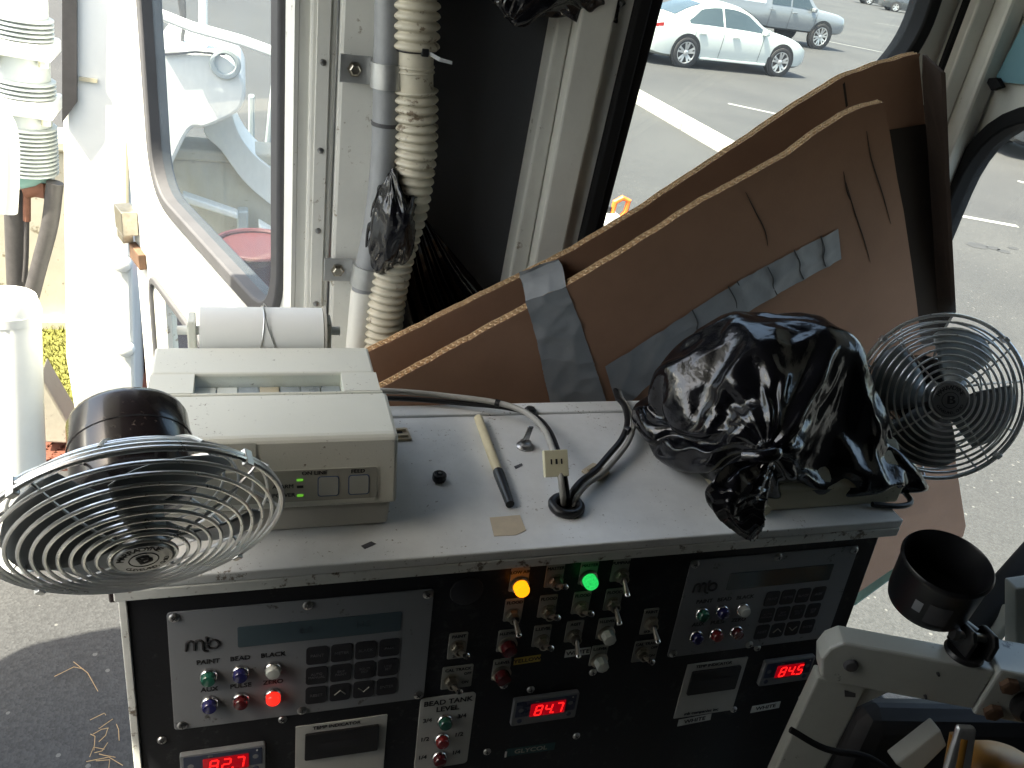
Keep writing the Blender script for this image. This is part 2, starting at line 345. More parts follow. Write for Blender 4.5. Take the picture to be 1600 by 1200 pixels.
# grass and mulch strip by the concrete wall
def scatter(name, m, x0, x1, y0, y1, n, h, wd, label, cat):
    mb = MB(); rnd = random.Random(3)
    for i in range(n):
        x, y = rnd.uniform(x0, x1), rnd.uniform(y0, y1); a = rnd.uniform(0, 6.28); hh = h * rnd.uniform(.4, 1.2); dx, dy = math.cos(a) * wd, math.sin(a) * wd
        lx, ly = rnd.uniform(-.6, .6) * hh, rnd.uniform(-.6, .6) * hh
        mb.add([(x - dx, y - dy, GZ + .01), (x + dx, y + dy, GZ + .01), (x + lx, y + ly, GZ + hh)], [(0, 1, 2)])
    return tag(mb.build(name, m), label, cat, kind='stuff')
tag(MB().box(-2.4, -.26, 3.60, 4.52, GZ - .02, GZ + .02).build('grass_verge', 'grass'), kind='structure')
tag(MB().box(-2.4, -.26, 3.22, 3.60, GZ - .02, GZ + .016).build('mulch_bed', 'mulch'), kind='structure')
scatter('grass', 'grass', -2.3, -.3, 3.60, 4.50, 9000, .055, .006, 'yellow green grass in front of the concrete wall', 'grass')
scatter('mulch', 'mulch', -2.3, -.3, 3.23, 3.60, 2500, .025, .02, 'red brown mulch between grass and asphalt', 'mulch')
# concrete wall behind the grass, panels with joints
cw = thing('concrete_wall', 'pale concrete wall behind the grass strip at far left', 'wall', (-1.5, 4.6, GZ))
for i, x in enumerate((-3.3, -2.4, -1.5, -.6)):
    MB().box(x + .005, x + .895, 4.56, 4.76, GZ - .1, GZ + .98).build('panel', 'concrete', cw, bevel=.012)
MB().box(-3.3, .3, 4.51, 4.559, GZ - .1, GZ + .07).build('footing', 'concrete', cw, bevel=.01)
MB().box(-3.3, .3, 4.53, 4.79, GZ + .982, GZ + 1.04).build('coping', 'concrete', cw, bevel=.012)
p = [atY(62, 585, 3.34), atY(62, 692, 3.34), atY(126, 694, 3.34)]
tag(MB().prism(p, (0, .16, 0)).build('concrete_wedge', 'concrete', bevel=.01), 'triangular concrete end piece leaning beside the mulch at far left', 'concrete block')
# pine needles on the asphalt beside the console
rnd = random.Random(5)
for k in range(13):
    if k < 3: a, b = [((115, 1034), (153, 1080)), ((85, 1057), (130, 1045)), ((135, 1190), (192, 1196))][k]
    else:
        q = (166 + rnd.uniform(-26, 22), 1150 + rnd.uniform(-44, 44)); an = rnd.uniform(-1.0, 1.5); a = q; b = (q[0] + 26 * math.cos(an), q[1] + 26 * math.sin(an))
    A, B = atZ(*a, GZ + .01), atZ(*b, GZ + .01); mid = (A + B) / 2 + Vector((rnd.uniform(-.02, .02), rnd.uniform(-.02, .02), .004))
    tag(MB().tube([A, mid, B], .0012, 5).build('pine_needle', 'needle'), 'long dry pine needle lying on the asphalt beside the console', 'pine needle', 'dry pine needles on the asphalt')

# ================================================================== VEHICLES IN THE LOT
def loft_car(stations):
    xs = [s[0] for s in stations]
    def at(x):
        # catmull-rom through stations
        i = max(0, min(len(xs) - 2, next((k for k in range(len(xs) - 1) if x <= xs[k + 1]), len(xs) - 2)))
        t = (x - xs[i]) / (xs[i + 1] - xs[i]); t = max(0, min(1, t))
        p0, p1, p2, p3 = stations[max(0, i - 1)], stations[i], stations[i + 1], stations[min(len(xs) - 1, i + 2)]
        out = []
        for k in range(1, 6):
            m1 = (p2[k] - p0[k]) / max(1e-6, p2[0] - p0[0]) * (p2[0] - p1[0]); m2 = (p3[k] - p1[k]) / max(1e-6, p3[0] - p1[0]) * (p2[0] - p1[0])
            h = (2 * t ** 3 - 3 * t * t + 1) * p1[k] + (t ** 3 - 2 * t * t + t) * m1 + (-2 * t ** 3 + 3 * t * t) * p2[k] + (t ** 3 - t * t) * m2; out.append(h)
        return out
    def half(x):
        zl, zb, zt, wb, wt = at(x)
        return [(wb * .86, zl), (wb * .97, zl + .06), (wb, zl + (zb - zl) * .35), (wb * 1.0, zl + (zb - zl) * .7), (wb * .965, zb), (wt + (wb * .965 - wt) * .12, zt - .06 if zt - zb > .12 else zb + (zt - zb) * .7), (wt * .82, zt), (0, zt + .02)]
    return at, half
def make_car(name, label, paint, stations, M, wb, rw, track, side_windows, doors, handles, group=None, sills=True, spokes=5):
    root = thing(name, label, 'car' if name != 'pickup_truck' else 'pickup truck', M=M, group=group)
    at, half = loft_car(stations); x0, x1 = stations[0][0], stations[-1][0]; N = 60
    mb = MB(); rows = []
    for i in range(N):
        x = x0 + (x1 - x0) * i / (N - 1); h = half(x); rows.append([Vector((x, -y, z)) for y, z in h] + [Vector((x, y, z)) for y, z in h[-2::-1]])
    m = len(rows[0]); fs = [(i * m + k, i * m + k + 1, (i + 1) * m + k + 1, (i + 1) * m + k) for i in range(N - 1) for k in range(m - 1)]
    fs += [tuple(range(m)), tuple((N - 1) * m + k for k in range(m - 1, -1, -1))]; fs += [(i * m, (i + 1) * m, (i + 1) * m + m - 1, i * m + m - 1) for i in range(N - 1)]
    mb.add([q for r in rows for q in r], fs); mb.build('body', paint, root, True, world=False, angle=38)
    def side_pt(x, t, s, off):
        h = half(x); a, b = h[4], h[5]; return Vector((x, s * (a[0] + (b[0] - a[0]) * t + off), a[1] + (b[1] - a[1]) * t))
    for s in (-1, 1):
        for win in side_windows:   # list of (x, t) polygons
            xa, xb = win[0], win[1]
            def fn(u, v):
                x = xa + (xb - xa) * u; lo, hi = win[2](x), win[3](x); return side_pt(x, lo + (hi - lo) * v, s, .012)
            MB().grid(fn, 14, 5).build('side_window', 'car_glass', root, True, world=False)
        for xd in doors:
            MB().grid(lambda u, v: Vector((xd + .012 * (u - .5) + .05 * v, s * (half(xd)[3][0] + .004 - .03 * abs(v - .55) ** 2), .3 + v * (half(xd)[4][1] - .33))), 2, 8).build('door_seam', 'trim_dark', root, world=False)
        for xh, zh in handles:
            y = s * (half(xh)[3][0] + .012); MB().box(xh - .11, xh + .11, y - .015, y + .015, zh - .018, zh + .018).build('door_handle', paint, root, bevel=.01, world=False)
    # windscreen and rear screen
    for xa, xb in WS[name]:
        def fn(u, v):
            x = xa + (xb - xa) * v; h = half(x); y = (h[6][0] * 1.02) * (2 * u - 1); z = h[6][1] + .02 * (1 - abs(2 * u - 1)) + .012; return Vector((x, y, z))
        MB().grid(fn, 8, 6).build('windscreen', 'car_glass', root, True, world=False)
    for xw in (0, wb):
        for s in (-1, 1):
            yb = half(xw)[2][0]
            W = Matrix.Translation((xw, s * (yb - .10), rw)) @ Matrix.Rotation(R_(90) * (1 if s < 0 else -1), 4, 'X')
            A = Matrix.Translation((xw, s * (yb - .055), rw + .03)) @ Matrix.Rotation(R_(90) * (1 if s < 0 else -1), 4, 'X')
            MB().lathe([(rw * 1.17, 0), (rw * 1.17, .062), (rw * 1.02, .064)], 32, A).build('wheel_arch', 'trim_dark', root, True, world=False)
            ty = MB().lathe([(rw * .66, .02), (rw * .72, .125), (rw * .86, .135), (rw * .97, .12), (rw, .09), (rw, -.10)], 36, W, cap0=False).build('wheel', 'tyre', root, True, world=False)
            MB().lathe([(rw * .60, .055), (rw * .62, .075), (rw * .68, .13), (rw * .72, .13), (rw * .70, .06)], 36, W, False, False).build('rim', 'rim', ty, True, world=False)
            MB().lathe([(rw * .66, .05), (rw * .3, .05), (.01, .05)], 24, W).build('brake_backing', 'trim_dark', ty, world=False)
            for k in range(spokes):
                a = 2 * math.pi * k / spokes + .3
                for da in (-.13, .13):
                    q = W @ Matrix.Rotation(a, 4, 'Z'); MB().prism([q @ Vector((.03, -.03, .09)), q @ Vector((rw * .66, da * rw * 1.1 - .025, .115)), q @ Vector((rw * .66, da * rw * 1.1 + .025, .115)), q @ Vector((.03, .03, .09))], (q.to_3x3() @ Vector((0, 0, .02)))).build('spoke', 'rim', ty, world=False)
            MB().lathe([(.06, .08), (.06, .125), (.05, .13)], 16, W).build('hub_cap', 'rim', ty, True, world=False)
    for s in (-1, 1):
        xm = MIRX[name]; h = half(xm); y = s * (h[4][0] + .09); MB().box(xm - .07, xm + .06, y - .10, y + .09, h[4][1] - .02, h[4][1] + .12).build('wing_mirror', paint, root, bevel=.035, world=False)
        xe = x1 - .28; h = half(xe); MB().grid(lambda u, v: Vector((xe + u * .24, s * (half(xe + u * .24)[4][0] * (1 - .06 * u) + .012), half(xe + u * .24)[4][1] - .17 + .13 * v)), 5, 3).build('headlight', 'head_lamp', root, True, world=False)
        xe = x0 + .05; MB().grid(lambda u, v: Vector((xe + u * .3, s * (half(xe + u * .3)[4][0] + .014), half(xe + u * .3)[4][1] - .16 + .14 * v)), 5, 3).build('tail_light', 'tail_lamp', root, True, world=False)
        if sills: MB().box(.42, wb - .42, s * (half(1.2)[1][0] + .0) - .02, s * (half(1.2)[1][0]) + .03, .22, .27).build('sill_strip', paint, root, bevel=.01, world=False)
    return root
SED = [(-1.06, .42, .70, .74, .60, .52), (-1.0, .30, .86, .93, .78, .68), (-.7, .22, .96, 1.05, .87, .74), (-.35, .20, .97, 1.10, .90, .70), (.1, .19, .965, 1.29, .915, .60), (.55, .19, .96, 1.42, .92, .56), (1.0, .19, .95, 1.465, .92, .56),
       (1.45, .19, .945, 1.44, .92, .57), (1.9, .19, .935, 1.30, .915, .60), (2.35, .19, .92, 1.05, .91, .68), (2.55, .19, .91, .985, .905, .74), (3.0, .20, .85, .92, .89, .74), (3.4, .22, .74, .82, .84, .68), (3.66, .28, .62, .69, .72, .56), (3.76, .36, .52, .58, .56, .44)]
PIC = [(-1.25, .60, 1.05, 1.25, .92, .90), (-1.15, .55, 1.08, 1.30, .98, .93), (.9, .52, 1.08, 1.30, 1.0, .94), (1.0, .50, 1.12, 1.34, 1.0, .94), (1.08, .50, 1.18, 1.80, 1.0, .74), (1.35, .48, 1.20, 1.92, 1.0, .72), (2.2, .48, 1.20, 1.93, 1.0, .73), (2.6, .48, 1.19, 1.86, 1.0, .74), (3.1, .48, 1.17, 1.42, 1.0, .84),
       (3.35, .48, 1.14, 1.26, 1.0, .90), (3.9, .50, 1.10, 1.20, 1.0, .90), (4.35, .52, 1.04, 1.15, .97, .86), (4.55, .55, .98, 1.08, .90, .80), (4.62, .60, .9, .98, .84, .74)]
WS = {'sedan_car': ((1.62, 2.38), (-.32, .42)), 'pickup_truck': ((2.68, 3.28),), 'dark_car': ((1.62, 2.38), (-.32, .42))}
MIRX = {'sedan_car': 2.12, 'pickup_truck': 2.95, 'dark_car': 2.12}
lo_ = lambda x: .06
def hi_sed(x): return max(.1, min(.93, .93 - max(0, x - 1.5) * .25 - max(0, .4 - x) * .45))
def hi_front(x): return max(.08, .93 - max(0, (x - 1.75)) * .9)
def hi_rear(x): return max(.08, .93 - max(0, (.35 - x)) * 1.5)
sw_sed = ((.98, 2.22, lambda x: .08, hi_front), (-.02, .93, lambda x: .08, hi_rear))
def car_frame(rear, front, track):
    h = (front - rear); h.z = 0; h.normalize(); l = Vector((-h.y, h.x, 0)); o = rear + l * track; o.z = GZ
    return Matrix(((h.x, l.x, 0, o.x), (h.y, l.y, 0, o.y), (0, 0, 1, GZ), (0, 0, 0, 1)))
r1 = atZ(1062, 104, GZ); yy = 128.0
while (atZ(1208, yy, GZ) - r1).length < 2.52 and yy > 105: yy -= .25
f1 = atZ(1208, yy, GZ)
make_car('sedan_car', 'white four door saloon with silver alloy wheels parked in the lot', 'car_white', SED, car_frame(r1, f1, .72) @ Matrix.Scale(2.52 / 2.8, 4), 2.80, .34, .8, sw_sed, (.93, -.02 + .15, 2.1), ((.35, .80), (1.32, .79)))
fw = atZ(1272, 76, GZ); hd = (f1 - r1).normalized(); rr = fw - hd * 3.55 * .9
make_car('pickup_truck', 'silver blue pickup truck with chrome wheels parked beyond the white saloon', 'car_silver', PIC, car_frame(rr, fw, .80) @ Matrix.Scale(.9, 4), 3.55, .42, .88, ((2.05, 2.98, lambda x: .06, lambda x: max(.1, .9 - max(0, x - 2.6) * 1.4)), (1.2, 1.98, lambda x: .06, lambda x: .9)), (1.15, 2.0, 3.12), ((1.25, 1.08), (2.2, 1.06)), sills=False, spokes=6)
cc = atZ(1566, 245, GZ)
make_car('dark_car', 'dark car at right edge seen through the side window', 'car_dark', SED, car_frame(cc + Vector((3.6, -1.2, 0)), cc + Vector((.75, -.3, 0)), -.78) if False else Matrix.Translation(cc + Vector((1.1, .5, 0))) @ Matrix.Rotation(R_(-12), 4, 'Z'), 2.80, .34, .8, sw_sed, (.93,), ((.35, .80),))
for k, (px, py, lab) in enumerate(((1392, 17, 'distant dark car nearest the window gasket at top right'), (1352, 6, 'distant dark car second from the gasket at top right'))):
    q = atZ(px, py, GZ); make_car('dark_car', lab, 'car_dark', SED, Matrix.Translation(q) @ Matrix.Rotation(R_(-22), 4, 'Z'), 2.8, .34, .8, sw_sed, (.93,), ((.35, .8),), group='distant dark cars')
# orange and white tool on the asphalt
q = atZ(958, 352, GZ)
t = thing('power_tool', 'small orange and white tool on asphalt, above the cardboard edge', 'tool', M=Matrix.Translation(q) @ Matrix.Scale(.72, 4))
MB().box(-.16, .04, -.10, .10, 0, .16).build('body', 'tank_white', t, bevel=.03, world=False)
MB().tube([(-.05, 0, .15), (-.04, 0, .30), (.05, 0, .36), (.14, 0, .33), (.13, 0, .18), (.07, 0, .10)], .035, 8).build('handle', 'orange', t, True, world=False)
MB().box(.0, .12, -.06, .06, .0, .12).build('guard', 'orange', t, bevel=.02, world=False)
MB().lathe([(.03, 0), (.03, .08)], 10, Matrix.Translation((-.1, 0, .16))).build('cap', 'trim_dark', t, world=False)

# ================================================================== CAB
YW = 1.2
cab = thing('truck_cab', 'white painted operator cab of road striping truck framing the view', 'truck cab', (.5, .6, 1.4))
def yprism(pxs, Y, th): return MB().prism([atY(px, py, Y) for px, py in pxs], (0, th, 0))
# roof, deck, chassis skirts
MB().box(-.78, 1.45, -1.0, 1.30, 3.505, 3.56).build('roof', 'cab_paint', cab, bevel=.01)  # left overhang stretched out of view to keep sun off the console
MB().box(-.30, 1.26, -.98, 1.19, 3.4985, 3.5045).build('added_head_lining', 'added_lining', cab)  # added dark sheet under the roof, out of view, to soak up light
MB().box(-.10, 1.28, -.98, -.94, 1.402, 3.498).build('rear_wall', 'added_lining', cab)
MB().box(-.30, -.26, -.98, .46, 1.402, 3.498).build('added_left_wall', 'added_lining', cab)  # unseen wall added to narrow the opening and let in less light
MB().box(-.258, -.101, -.98, -.94, 1.402, 3.498).build('rear_wall', 'added_lining', cab)
MB().box(-.115, 1.40, -1.0, 1.24, 1.30, 1.40).build('deck', 'cab_paint', cab, bevel=.01)
# hinge post: face strip, seam, outer strip
xh = .082
MB().box(xh + .002, xh + .036, YW + .0, YW + .05, 1.4, 3.498).build('door_jamb', 'cab_paint', cab, bevel=.004)
MB().box(xh + .0395, xh + .0995, YW - .006, YW + .05, 1.4, 3.498).build('corner_post', 'cab_paint', cab, bevel=.006)
MB().box(xh + .1, xh + .16, YW + .012, YW + .05, 1.4, 3.498).build('post_return', 'cab_paint', cab, bevel=.004)
# piano hinge with screws
hs = MB().box(xh + .010, xh + .028, YW - .004, YW - .0005, 1.5, 3.49).build('piano_hinge', 'cab_paint', cab, bevel=.001)
for z in [2.07 + .118 * k for k in range(12)]:
    MB().lathe([(.0045, 0), (.0042, .0015), (.002, .0022)], 10, axis_frame((xh + .019, YW - .0041, z), (0, -1, 0))).build('screw', 'steel', hs, True)
# dark recessed panel and A pillar
MB().box(xh + .161, .47, YW + .052, YW + .07, 1.4, 3.498).build('dark_panel', 'panel_dark', cab)
def pillar(name, m, tp, bt, y0, y1):   # px pairs top and bottom on plane YW, extended
    a0, a1 = atY(tp[0], 0, YW), atY(tp[1], 0, YW); b0, b1 = atY(*bt[0], YW), atY(*bt[1], YW)
    def ex(a, b, z): t_ = (z - a.z) / (b.z - a.z); return a.x + (b.x - a.x) * t_
    P = [Vector((ex(a0, b0, 3.498), y0, 3.498)), Vector((ex(a1, b1, 3.498), y0, 3.498)), Vector((ex(a1, b1, 1.7), y0, 1.7)), Vector((ex(a0, b0, 1.7), y0, 1.7))]
    return MB().prism(P, (0, y1 - y0, 0)).build(name, m, cab, bevel=.004)
pillar('pillar_edge', 'cab_paint', (882, 906), ((800, 430), (828, 420)), YW + .012, YW + .06)
pillar('pillar', 'cab_paint', (907, 962), ((829, 420), (875, 400)), YW - .012, YW + .06)
pillar('pillar_flange', 'cab_paint', (963, 1004), ((876, 400), (905, 385)), YW + .004, YW + .06)
pillar('window_gasket', 'gasket_black', (1005, 1036), ((906, 385), (937, 375)), YW - .004, YW + .05)
# window of back wall: polygon frame made from strips; slanted lower edge behind the cardboard
def band(outer, inner, y0, y1, name, m, bev=.004):
    n = len(outer); mb = MB(); vs = [Vector((q.x, y, q.z)) for y in (y0, y1) for ring_ in (outer, inner) for q in ring_]
    fs = []
    for i in range(n):
        j = (i + 1) % n
        fs += [(i, j, n + j, n + i), (2 * n + i, 3 * n + i, 3 * n + j, 2 * n + j), (i, 2 * n + i, 2 * n + j, j), (n + i, n + j, 3 * n + j, 3 * n + i)]
    return mb.add(vs, fs).build(name, m, cab, True, bev)
wl, wr = atY(1000, 100, YW), atY(1428, 30, YW)
W_ = [Vector((wl.x + .012, 0, 3.38)), Vector((wr.x, 0, 3.38)), Vector((wr.x + .012, 0, atY(1423, 60, YW).z)), Vector((wr.x - .035, 0, atY(1395, 140, YW).z)), Vector((wl.x - .03, 0, 2.50)), ]
inn = round_poly(W_, (.05, .05, .04, .06, .03), 6)
cen = sum(inn, Vector()) / len(inn)
def grow(P, d):
    out = []; N = len(P)
    for i in range(N):
        t_ = (P[(i + 1) % N] - P[i - 1]).normalized(); nn = Vector((t_.z, 0, -t_.x))
        if nn.dot(P[i] - cen) < 0: nn = -nn
        out.append(P[i] + nn * d)
    return out
band(grow(inn, .022), inn, YW - .012, YW + .04, 'window_gasket', 'gasket_black')
MB().add([Vector((q.x, YW + .02, q.z)) for q in grow(inn, .004)], [tuple(range(len(inn)))]).build('window_pane', 'window_glass', cab)
# wall around that window: top, right and below
gx = wr.x + .03
MB().prism([Vector((q.x, YW + .006, q.z)) for q in (Vector((wl.x + .03, 0, 3.498)), Vector((gx + .14, 0, 3.498)), Vector((gx + .14, 0, 3.402)), Vector((wl.x + .03, 0, 3.402)))], (0, .03, 0)).build('header_panel', 'cab_paint', cab)
MB().box(gx - .006, gx + .05, YW + .006, YW + .04, 1.4, 3.40).build('corner_panel', 'cab_paint', cab, bevel=.004)
MB().prism([Vector((wl.x - .03, YW + .006, 1.9)), Vector((gx - .008, YW + .006, 1.9)), Vector((gx - .008, YW + .006, W_[3].z - .06)), Vector((W_[3].x - .05, YW + .006, W_[3].z - .05)), Vector((wl.x - .03, YW + .006, 2.46))], (0, .03, 0)).build('lower_panel', 'cab_paint', cab)
# corner pillars, with a dark seam
MB().box(gx + .053, gx + .085, YW - .03, YW + .03, 1.4, 3.498).build('corner_pillar', 'cab_paint', cab, bevel=.004)
MB().box(gx + .0855, gx + .120, YW - .06, YW + .0, 1.4, 3.498).build('corner_pillar', 'cab_paint', cab, bevel=.006)
XR = gx + .122
MB().box(gx + .045, gx + .054, YW - .012, YW - .004, 1.4, 3.498).build('door_seal', 'gasket_black', cab)
# right side wall with a large rounded window running towards the camera
ya = atX(1478, 330, XR).y - .012; zt = atX(1600, 183, XR).z + .006; zb = atX(1330, 1050, XR).z
I2 = [Vector((XR, ya, zb)), Vector((XR, ya, zt)), Vector((XR, .52, zt)), Vector((XR, .52, zb))]
in2 = round_poly(I2, (.03, .15, .1, .03), 9); c2 = sum(in2, Vector()) / len(in2)
def growx(P, d, cen2):
    out = []; N = len(P)
    for i in range(N):
        t_ = (P[(i + 1) % N] - P[i - 1]).normalized(); nn = Vector((0, t_.z, -t_.y))
        if nn.dot(P[i] - cen2) < 0: nn = -nn
        out.append(P[i] + nn * d)
    return out
def bandx(outer, inner, x0, x1, name, m, par, bev=.003):
    n = len(outer); vs = [Vector((x, q.y, q.z)) for x in (x0, x1) for r_ in (outer, inner) for q in r_]; fs = []
    for i in range(n):
        j = (i + 1) % n
        fs += [(i, j, n + j, n + i), (2 * n + i, 3 * n + i, 3 * n + j, 2 * n + j), (i, 2 * n + i, 2 * n + j, j), (n + i, n + j, 3 * n + j, 3 * n + i)]
    return MB().add(vs, fs).build(name, m, par, True, bev)
bandx(growx(in2, .026, c2), in2, XR - .012, XR + .03, 'side_window_gasket', 'gasket_black', cab)
MB().add([Vector((XR + .012, q.y, q.z)) for q in growx(in2, .004, c2)], [tuple(range(len(in2)))]).build('side_window_pane', 'side_glass', cab)
MB().box(XR + .002, XR + .028, -1.0, YW + .0, zt + .02, 3.498).build('side_wall_upper', 'cab_paint', cab)
MB().prism([Vector((XR + .002, YW, zt + .02)), Vector((XR + .002, ya - .10, zt + .02)), Vector((XR + .002, ya - .02, zt - .03)), Vector((XR + .002, ya + .015, zt - .1)), Vector((XR + .002, ya + .02, zb)), Vector((XR + .002, YW, zb))], (.026, 0, 0)).build('side_wall_corner', 'cab_paint', cab)
MB().box(XR + .002, XR + .028, -1.0, .49, 1.402, zt + .018).build('side_wall_rear', 'added_lining', cab)
MB().box(XR + .002, XR + .028, .492, YW, 1.402, zb - .062).build('side_wall_lower', 'cab_paint', cab)
MB().box(XR + .002, XR + .02, .492, YW, zb - .06, zb - .004).build('window_sill', 'lip_white', cab, bevel=.004)
p = [atX(1610, 25, XR - .004), atX(1562, 118, XR - .004), atX(1560, 128, XR - .004), atX(1680, 140, XR - .004), atX(1680, 10, XR - .004)]
bp = MB().prism(p, (-.006, 0, 0)).build('tinted_panel', 'blue_panel', cab)
MB().prism([atX(1546, 124, XR - .012), atX(1556, 142, XR - .012), atX(1572, 136, XR - .012), atX(1564, 122, XR - .012)], (-.01, 0, 0)).build('clip', 'gasket_black', bp)
MB().prism([atX(1334, 946, XR - .006), atX(1402, 896, XR - .006), atX(1402, 884, XR - .006), atX(1338, 928, XR - .006)], (.004, 0, 0)).build('glass_edge', 'teal_label', cab)
# conduit with two strap clamps
cpth = catmull([atY(a, b, YW - .035) for a, b in ((620, -330), (614, -160), (609, 0), (606, 117), (603, 210), (598, 280), (589, 350), (577, 410), (570, 450), (561, 540), (553, 640))], 6)
con = MB().tube(cpth, .0195, 20).build('conduit_pipe', 'conduit_grey', cab, True)
MB().tube([atY(603.6, 190, YW - .035), atY(603.3, 196, YW - .035)], .0204, 20).build('pipe_joint', 'gasket_grey', con, True)
MB().tube([atY(569.5, 452, YW - .035), atY(561, 540, YW - .035), atY(553, 640, YW - .035)], .0203, 20).build('pipe_sleeve', 'cab_paint', con, True)
for px, py in ((606, 117), (573.5, 430)):
    c = atY(px, py, YW - .035); f_ = axis_frame(c, atY(px - (1 if py < 200 else 7), py + 40, YW - .035) - c)
    cl = MB().lathe([(.0215, -.016), (.0235, -.016), (.0235, .016), (.0215, .016)], 24, f_).build('strap_clamp', 'zinc', con, True)
    MB().box(-.062, -.020, -.002, .002, -.018, .018, Matrix.Translation(c + Vector((0, .018, 0)))).build('clamp_ear', 'zinc', cl, bevel=.001)
    b = c + Vector((-.042, .0155, 0)); MB().lathe([(.0105, 0), (.0105, .001), (.0075, .0012), (.0075, .007), (.006, .008)], 6, axis_frame(b, (0, -1, 0))).build('bolt', 'brass_steel', cl)
# --- open door swung forward on the piano hinge
dd = Vector((-.337, .942, 0)).normalized(); dn = Vector((-dd.y, dd.x, 0))   # dn: towards open air on the camera's left
H = Vector((xh, YW + .01, 0))
dnv = Vector((dd.y, -dd.x, 0)); dk = dnv.dot(H)
def atDoor(px, py): return onp(px, py, dnv, dk)
def dl(px, py): q = atDoor(px, py); return ((q - H).dot(dd), q.z)     # (distance from hinge, height)
def dP(s, z, off=0): return H + dd * s + Vector((0, 0, z)) + dn * off
door_w = dl(213, 300)[0]
dz0 = 1.78
sA, sB = dl(447, 300)[0], dl(246, 150)[0]; zlo = (dl(420, 472)[1] + dl(262, 300)[1]) / 2
win = round_poly([Vector((sA, 0, 3.36)), Vector((sB, 0, 3.36)), Vector((sB, 0, zlo)), Vector((sA, 0, zlo))], (.06, .06, .11, .10), 8)
s2a, s2b = dl(330, 520)[0], dl(250, 500)[0]; z2 = (dl(262, 462)[1] + dl(310, 512)[1]) / 2
win2 = round_poly([Vector((.12, 0, z2)), Vector((s2b, 0, z2)), Vector((s2b, 0, dz0 + .1)), Vector((.12, 0, dz0 + .1))], (.04, .05, .04, .04), 6)
door = MB()
def door_panel(mb, off0, off1):
    # skin as quads between windows: left, right, top, middle, bottom strips
    def strip(s0, s1, z0, z1): mb.prism([dP(s0, z0, off0), dP(s1, z0, off0), dP(s1, z1, off0), dP(s0, z1, off0)], dn * (off1 - off0))
    strip(.0, sA - .001, dz0, 3.47); strip(sB + .001, door_w, dz0, 3.47); strip(sA, sB, 3.35, 3.47); strip(sA, sB, z2 + .001, zlo - .001)
    strip(sA, .12, dz0, z2); strip(s2b + .001, sB, dz0, z2); strip(.121, s2b, dz0, dz0 + .1)
    # corner fillets of the upper window
    for cs, cz, r, sx, sz in ((sB, zlo, .11, -1, 1), (sA, zlo, .10, 1, 1)):
        pts = [(cs, cz), (cs + sx * r, cz)] + [(cs + sx * r * (1 - t) ** 2, cz + sz * r * t * t) for t in (.25, .5, .75)] + [(cs, cz + sz * r)]
        mb.prism([dP(a, b, off0) for a, b in pts], dn * (off1 - off0))
door_panel(door, -.012, .012)
dr = door.build('door', 'white_paint', cab)
def dband(P, d0, d1, o0, o1, name, m):
    cen_ = sum(P, Vector()) / len(P)
    def gr(d):
        out = []
        for i in range(len(P)):
            t_ = (P[(i + 1) % len(P)] - P[i - 1]).normalized(); nn = Vector((t_.z, 0, -t_.x)); nn = nn if nn.dot(P[i] - cen_) > 0 else -nn; out.append(P[i] + nn * d_)
        return out
    d_ = d0; A = gr(d0); d_ = d1; B = gr(d1); n = len(P)
    vs = [dP(q.x, q.z, o) for o in (o0, o1) for R0 in (A, B) for q in R0]; fs = []
    for i in range(n):
        j = (i + 1) % n; fs += [(i, j, n + j, n + i), (2 * n + i, 3 * n + i, 3 * n + j, 2 * n + j), (i, 2 * n + i, 2 * n + j, j), (n + i, n + j, 3 * n + j, 3 * n + i)]
    return MB().add(vs, fs).build(name, m, dr, True, .004)
dband(win, -.004, .026, -.020, .024, 'door_window_gasket', 'gasket_grey')
MB().add([dP(q.x, q.z, 0) for q in win], [tuple(range(len(win)))]).build('door_pane', 'door_glass', dr)
dband(win2, -.004, .016, -.018, .020, 'lower_window_gasket', 'gasket_grey')
MB().add([dP(q.x, q.z, 0) for q in win2], [tuple(range(len(win2)))]).build('lower_pane', 'door_glass', dr)
MB().prism([dP(.0, 1.8, .013), dP(.03, 1.8, .013), dP(.03, 3.46, .013), dP(0, 3.46, .013)], dn * .006).build('edge_strip', 'white_paint', dr)
def dbox(s0, s1, z0, z1, o0, o1, name, m, bev=.002): return MB().prism([dP(s0, z0, o0), dP(s1, z0, o0), dP(s1, z1, o0), dP(s0, z1, o0)], dn * (o1 - o0)).build(name, m, dr, bevel=bev)
zl_ = dl(213, 340)[1]
dbox(door_w - .05, door_w + .02, zl_ - .02, zl_ + .04, .013, .05, 'latch', 'brass_steel')
dbox(door_w - .10, door_w - .01, zl_ - .09, zl_ - .05, .013, .03, 'latch_handle', 'rust')
dbox(door_w - .02, door_w + .035, zl_ - .05, zl_ - .03, .02, .045, 'striker', 'brass_steel')

# ================================================================== LEFT: TRUCK BODY SEEN PAST THE DOOR
cabi = thing('equipment_cabinet', 'sunlit white steel cabinet standing beyond the open door latch', 'cabinet', (-.5, 2.6, 1.5))
ca, cb_, cc_ = atY(99, 0, 2.6), atY(206, 0, 2.6), atY(118, 655, 2.6)
cx0 = atY(97, 100, 2.6).x; cx1 = atY(207, 300, 2.6).x
P_ = [atY(98, -260, 2.6), atY(98, 150, 2.6), atY(103, 560, 2.6), atY(116, 640, 2.6), atY(135, 668, 2.6), atY(214, 690, 2.6), atY(206, 390, 2.6), atY(200, -260, 2.6)]
MB().prism(P_, (-.02, .5, 0)).build('cabinet_body', 'tank_white', cabi, bevel=.012)
for px, py in ((192, 412), (197, 545)):
    q = atY(px, py, 2.595); MB().lathe([(.028, 0), (.028, .006), (.022, .016), (.01, .02)], 20, axis_frame(q, (0, -1, 0))).build('rubber_bumper', 'tank_white', cabi, True)
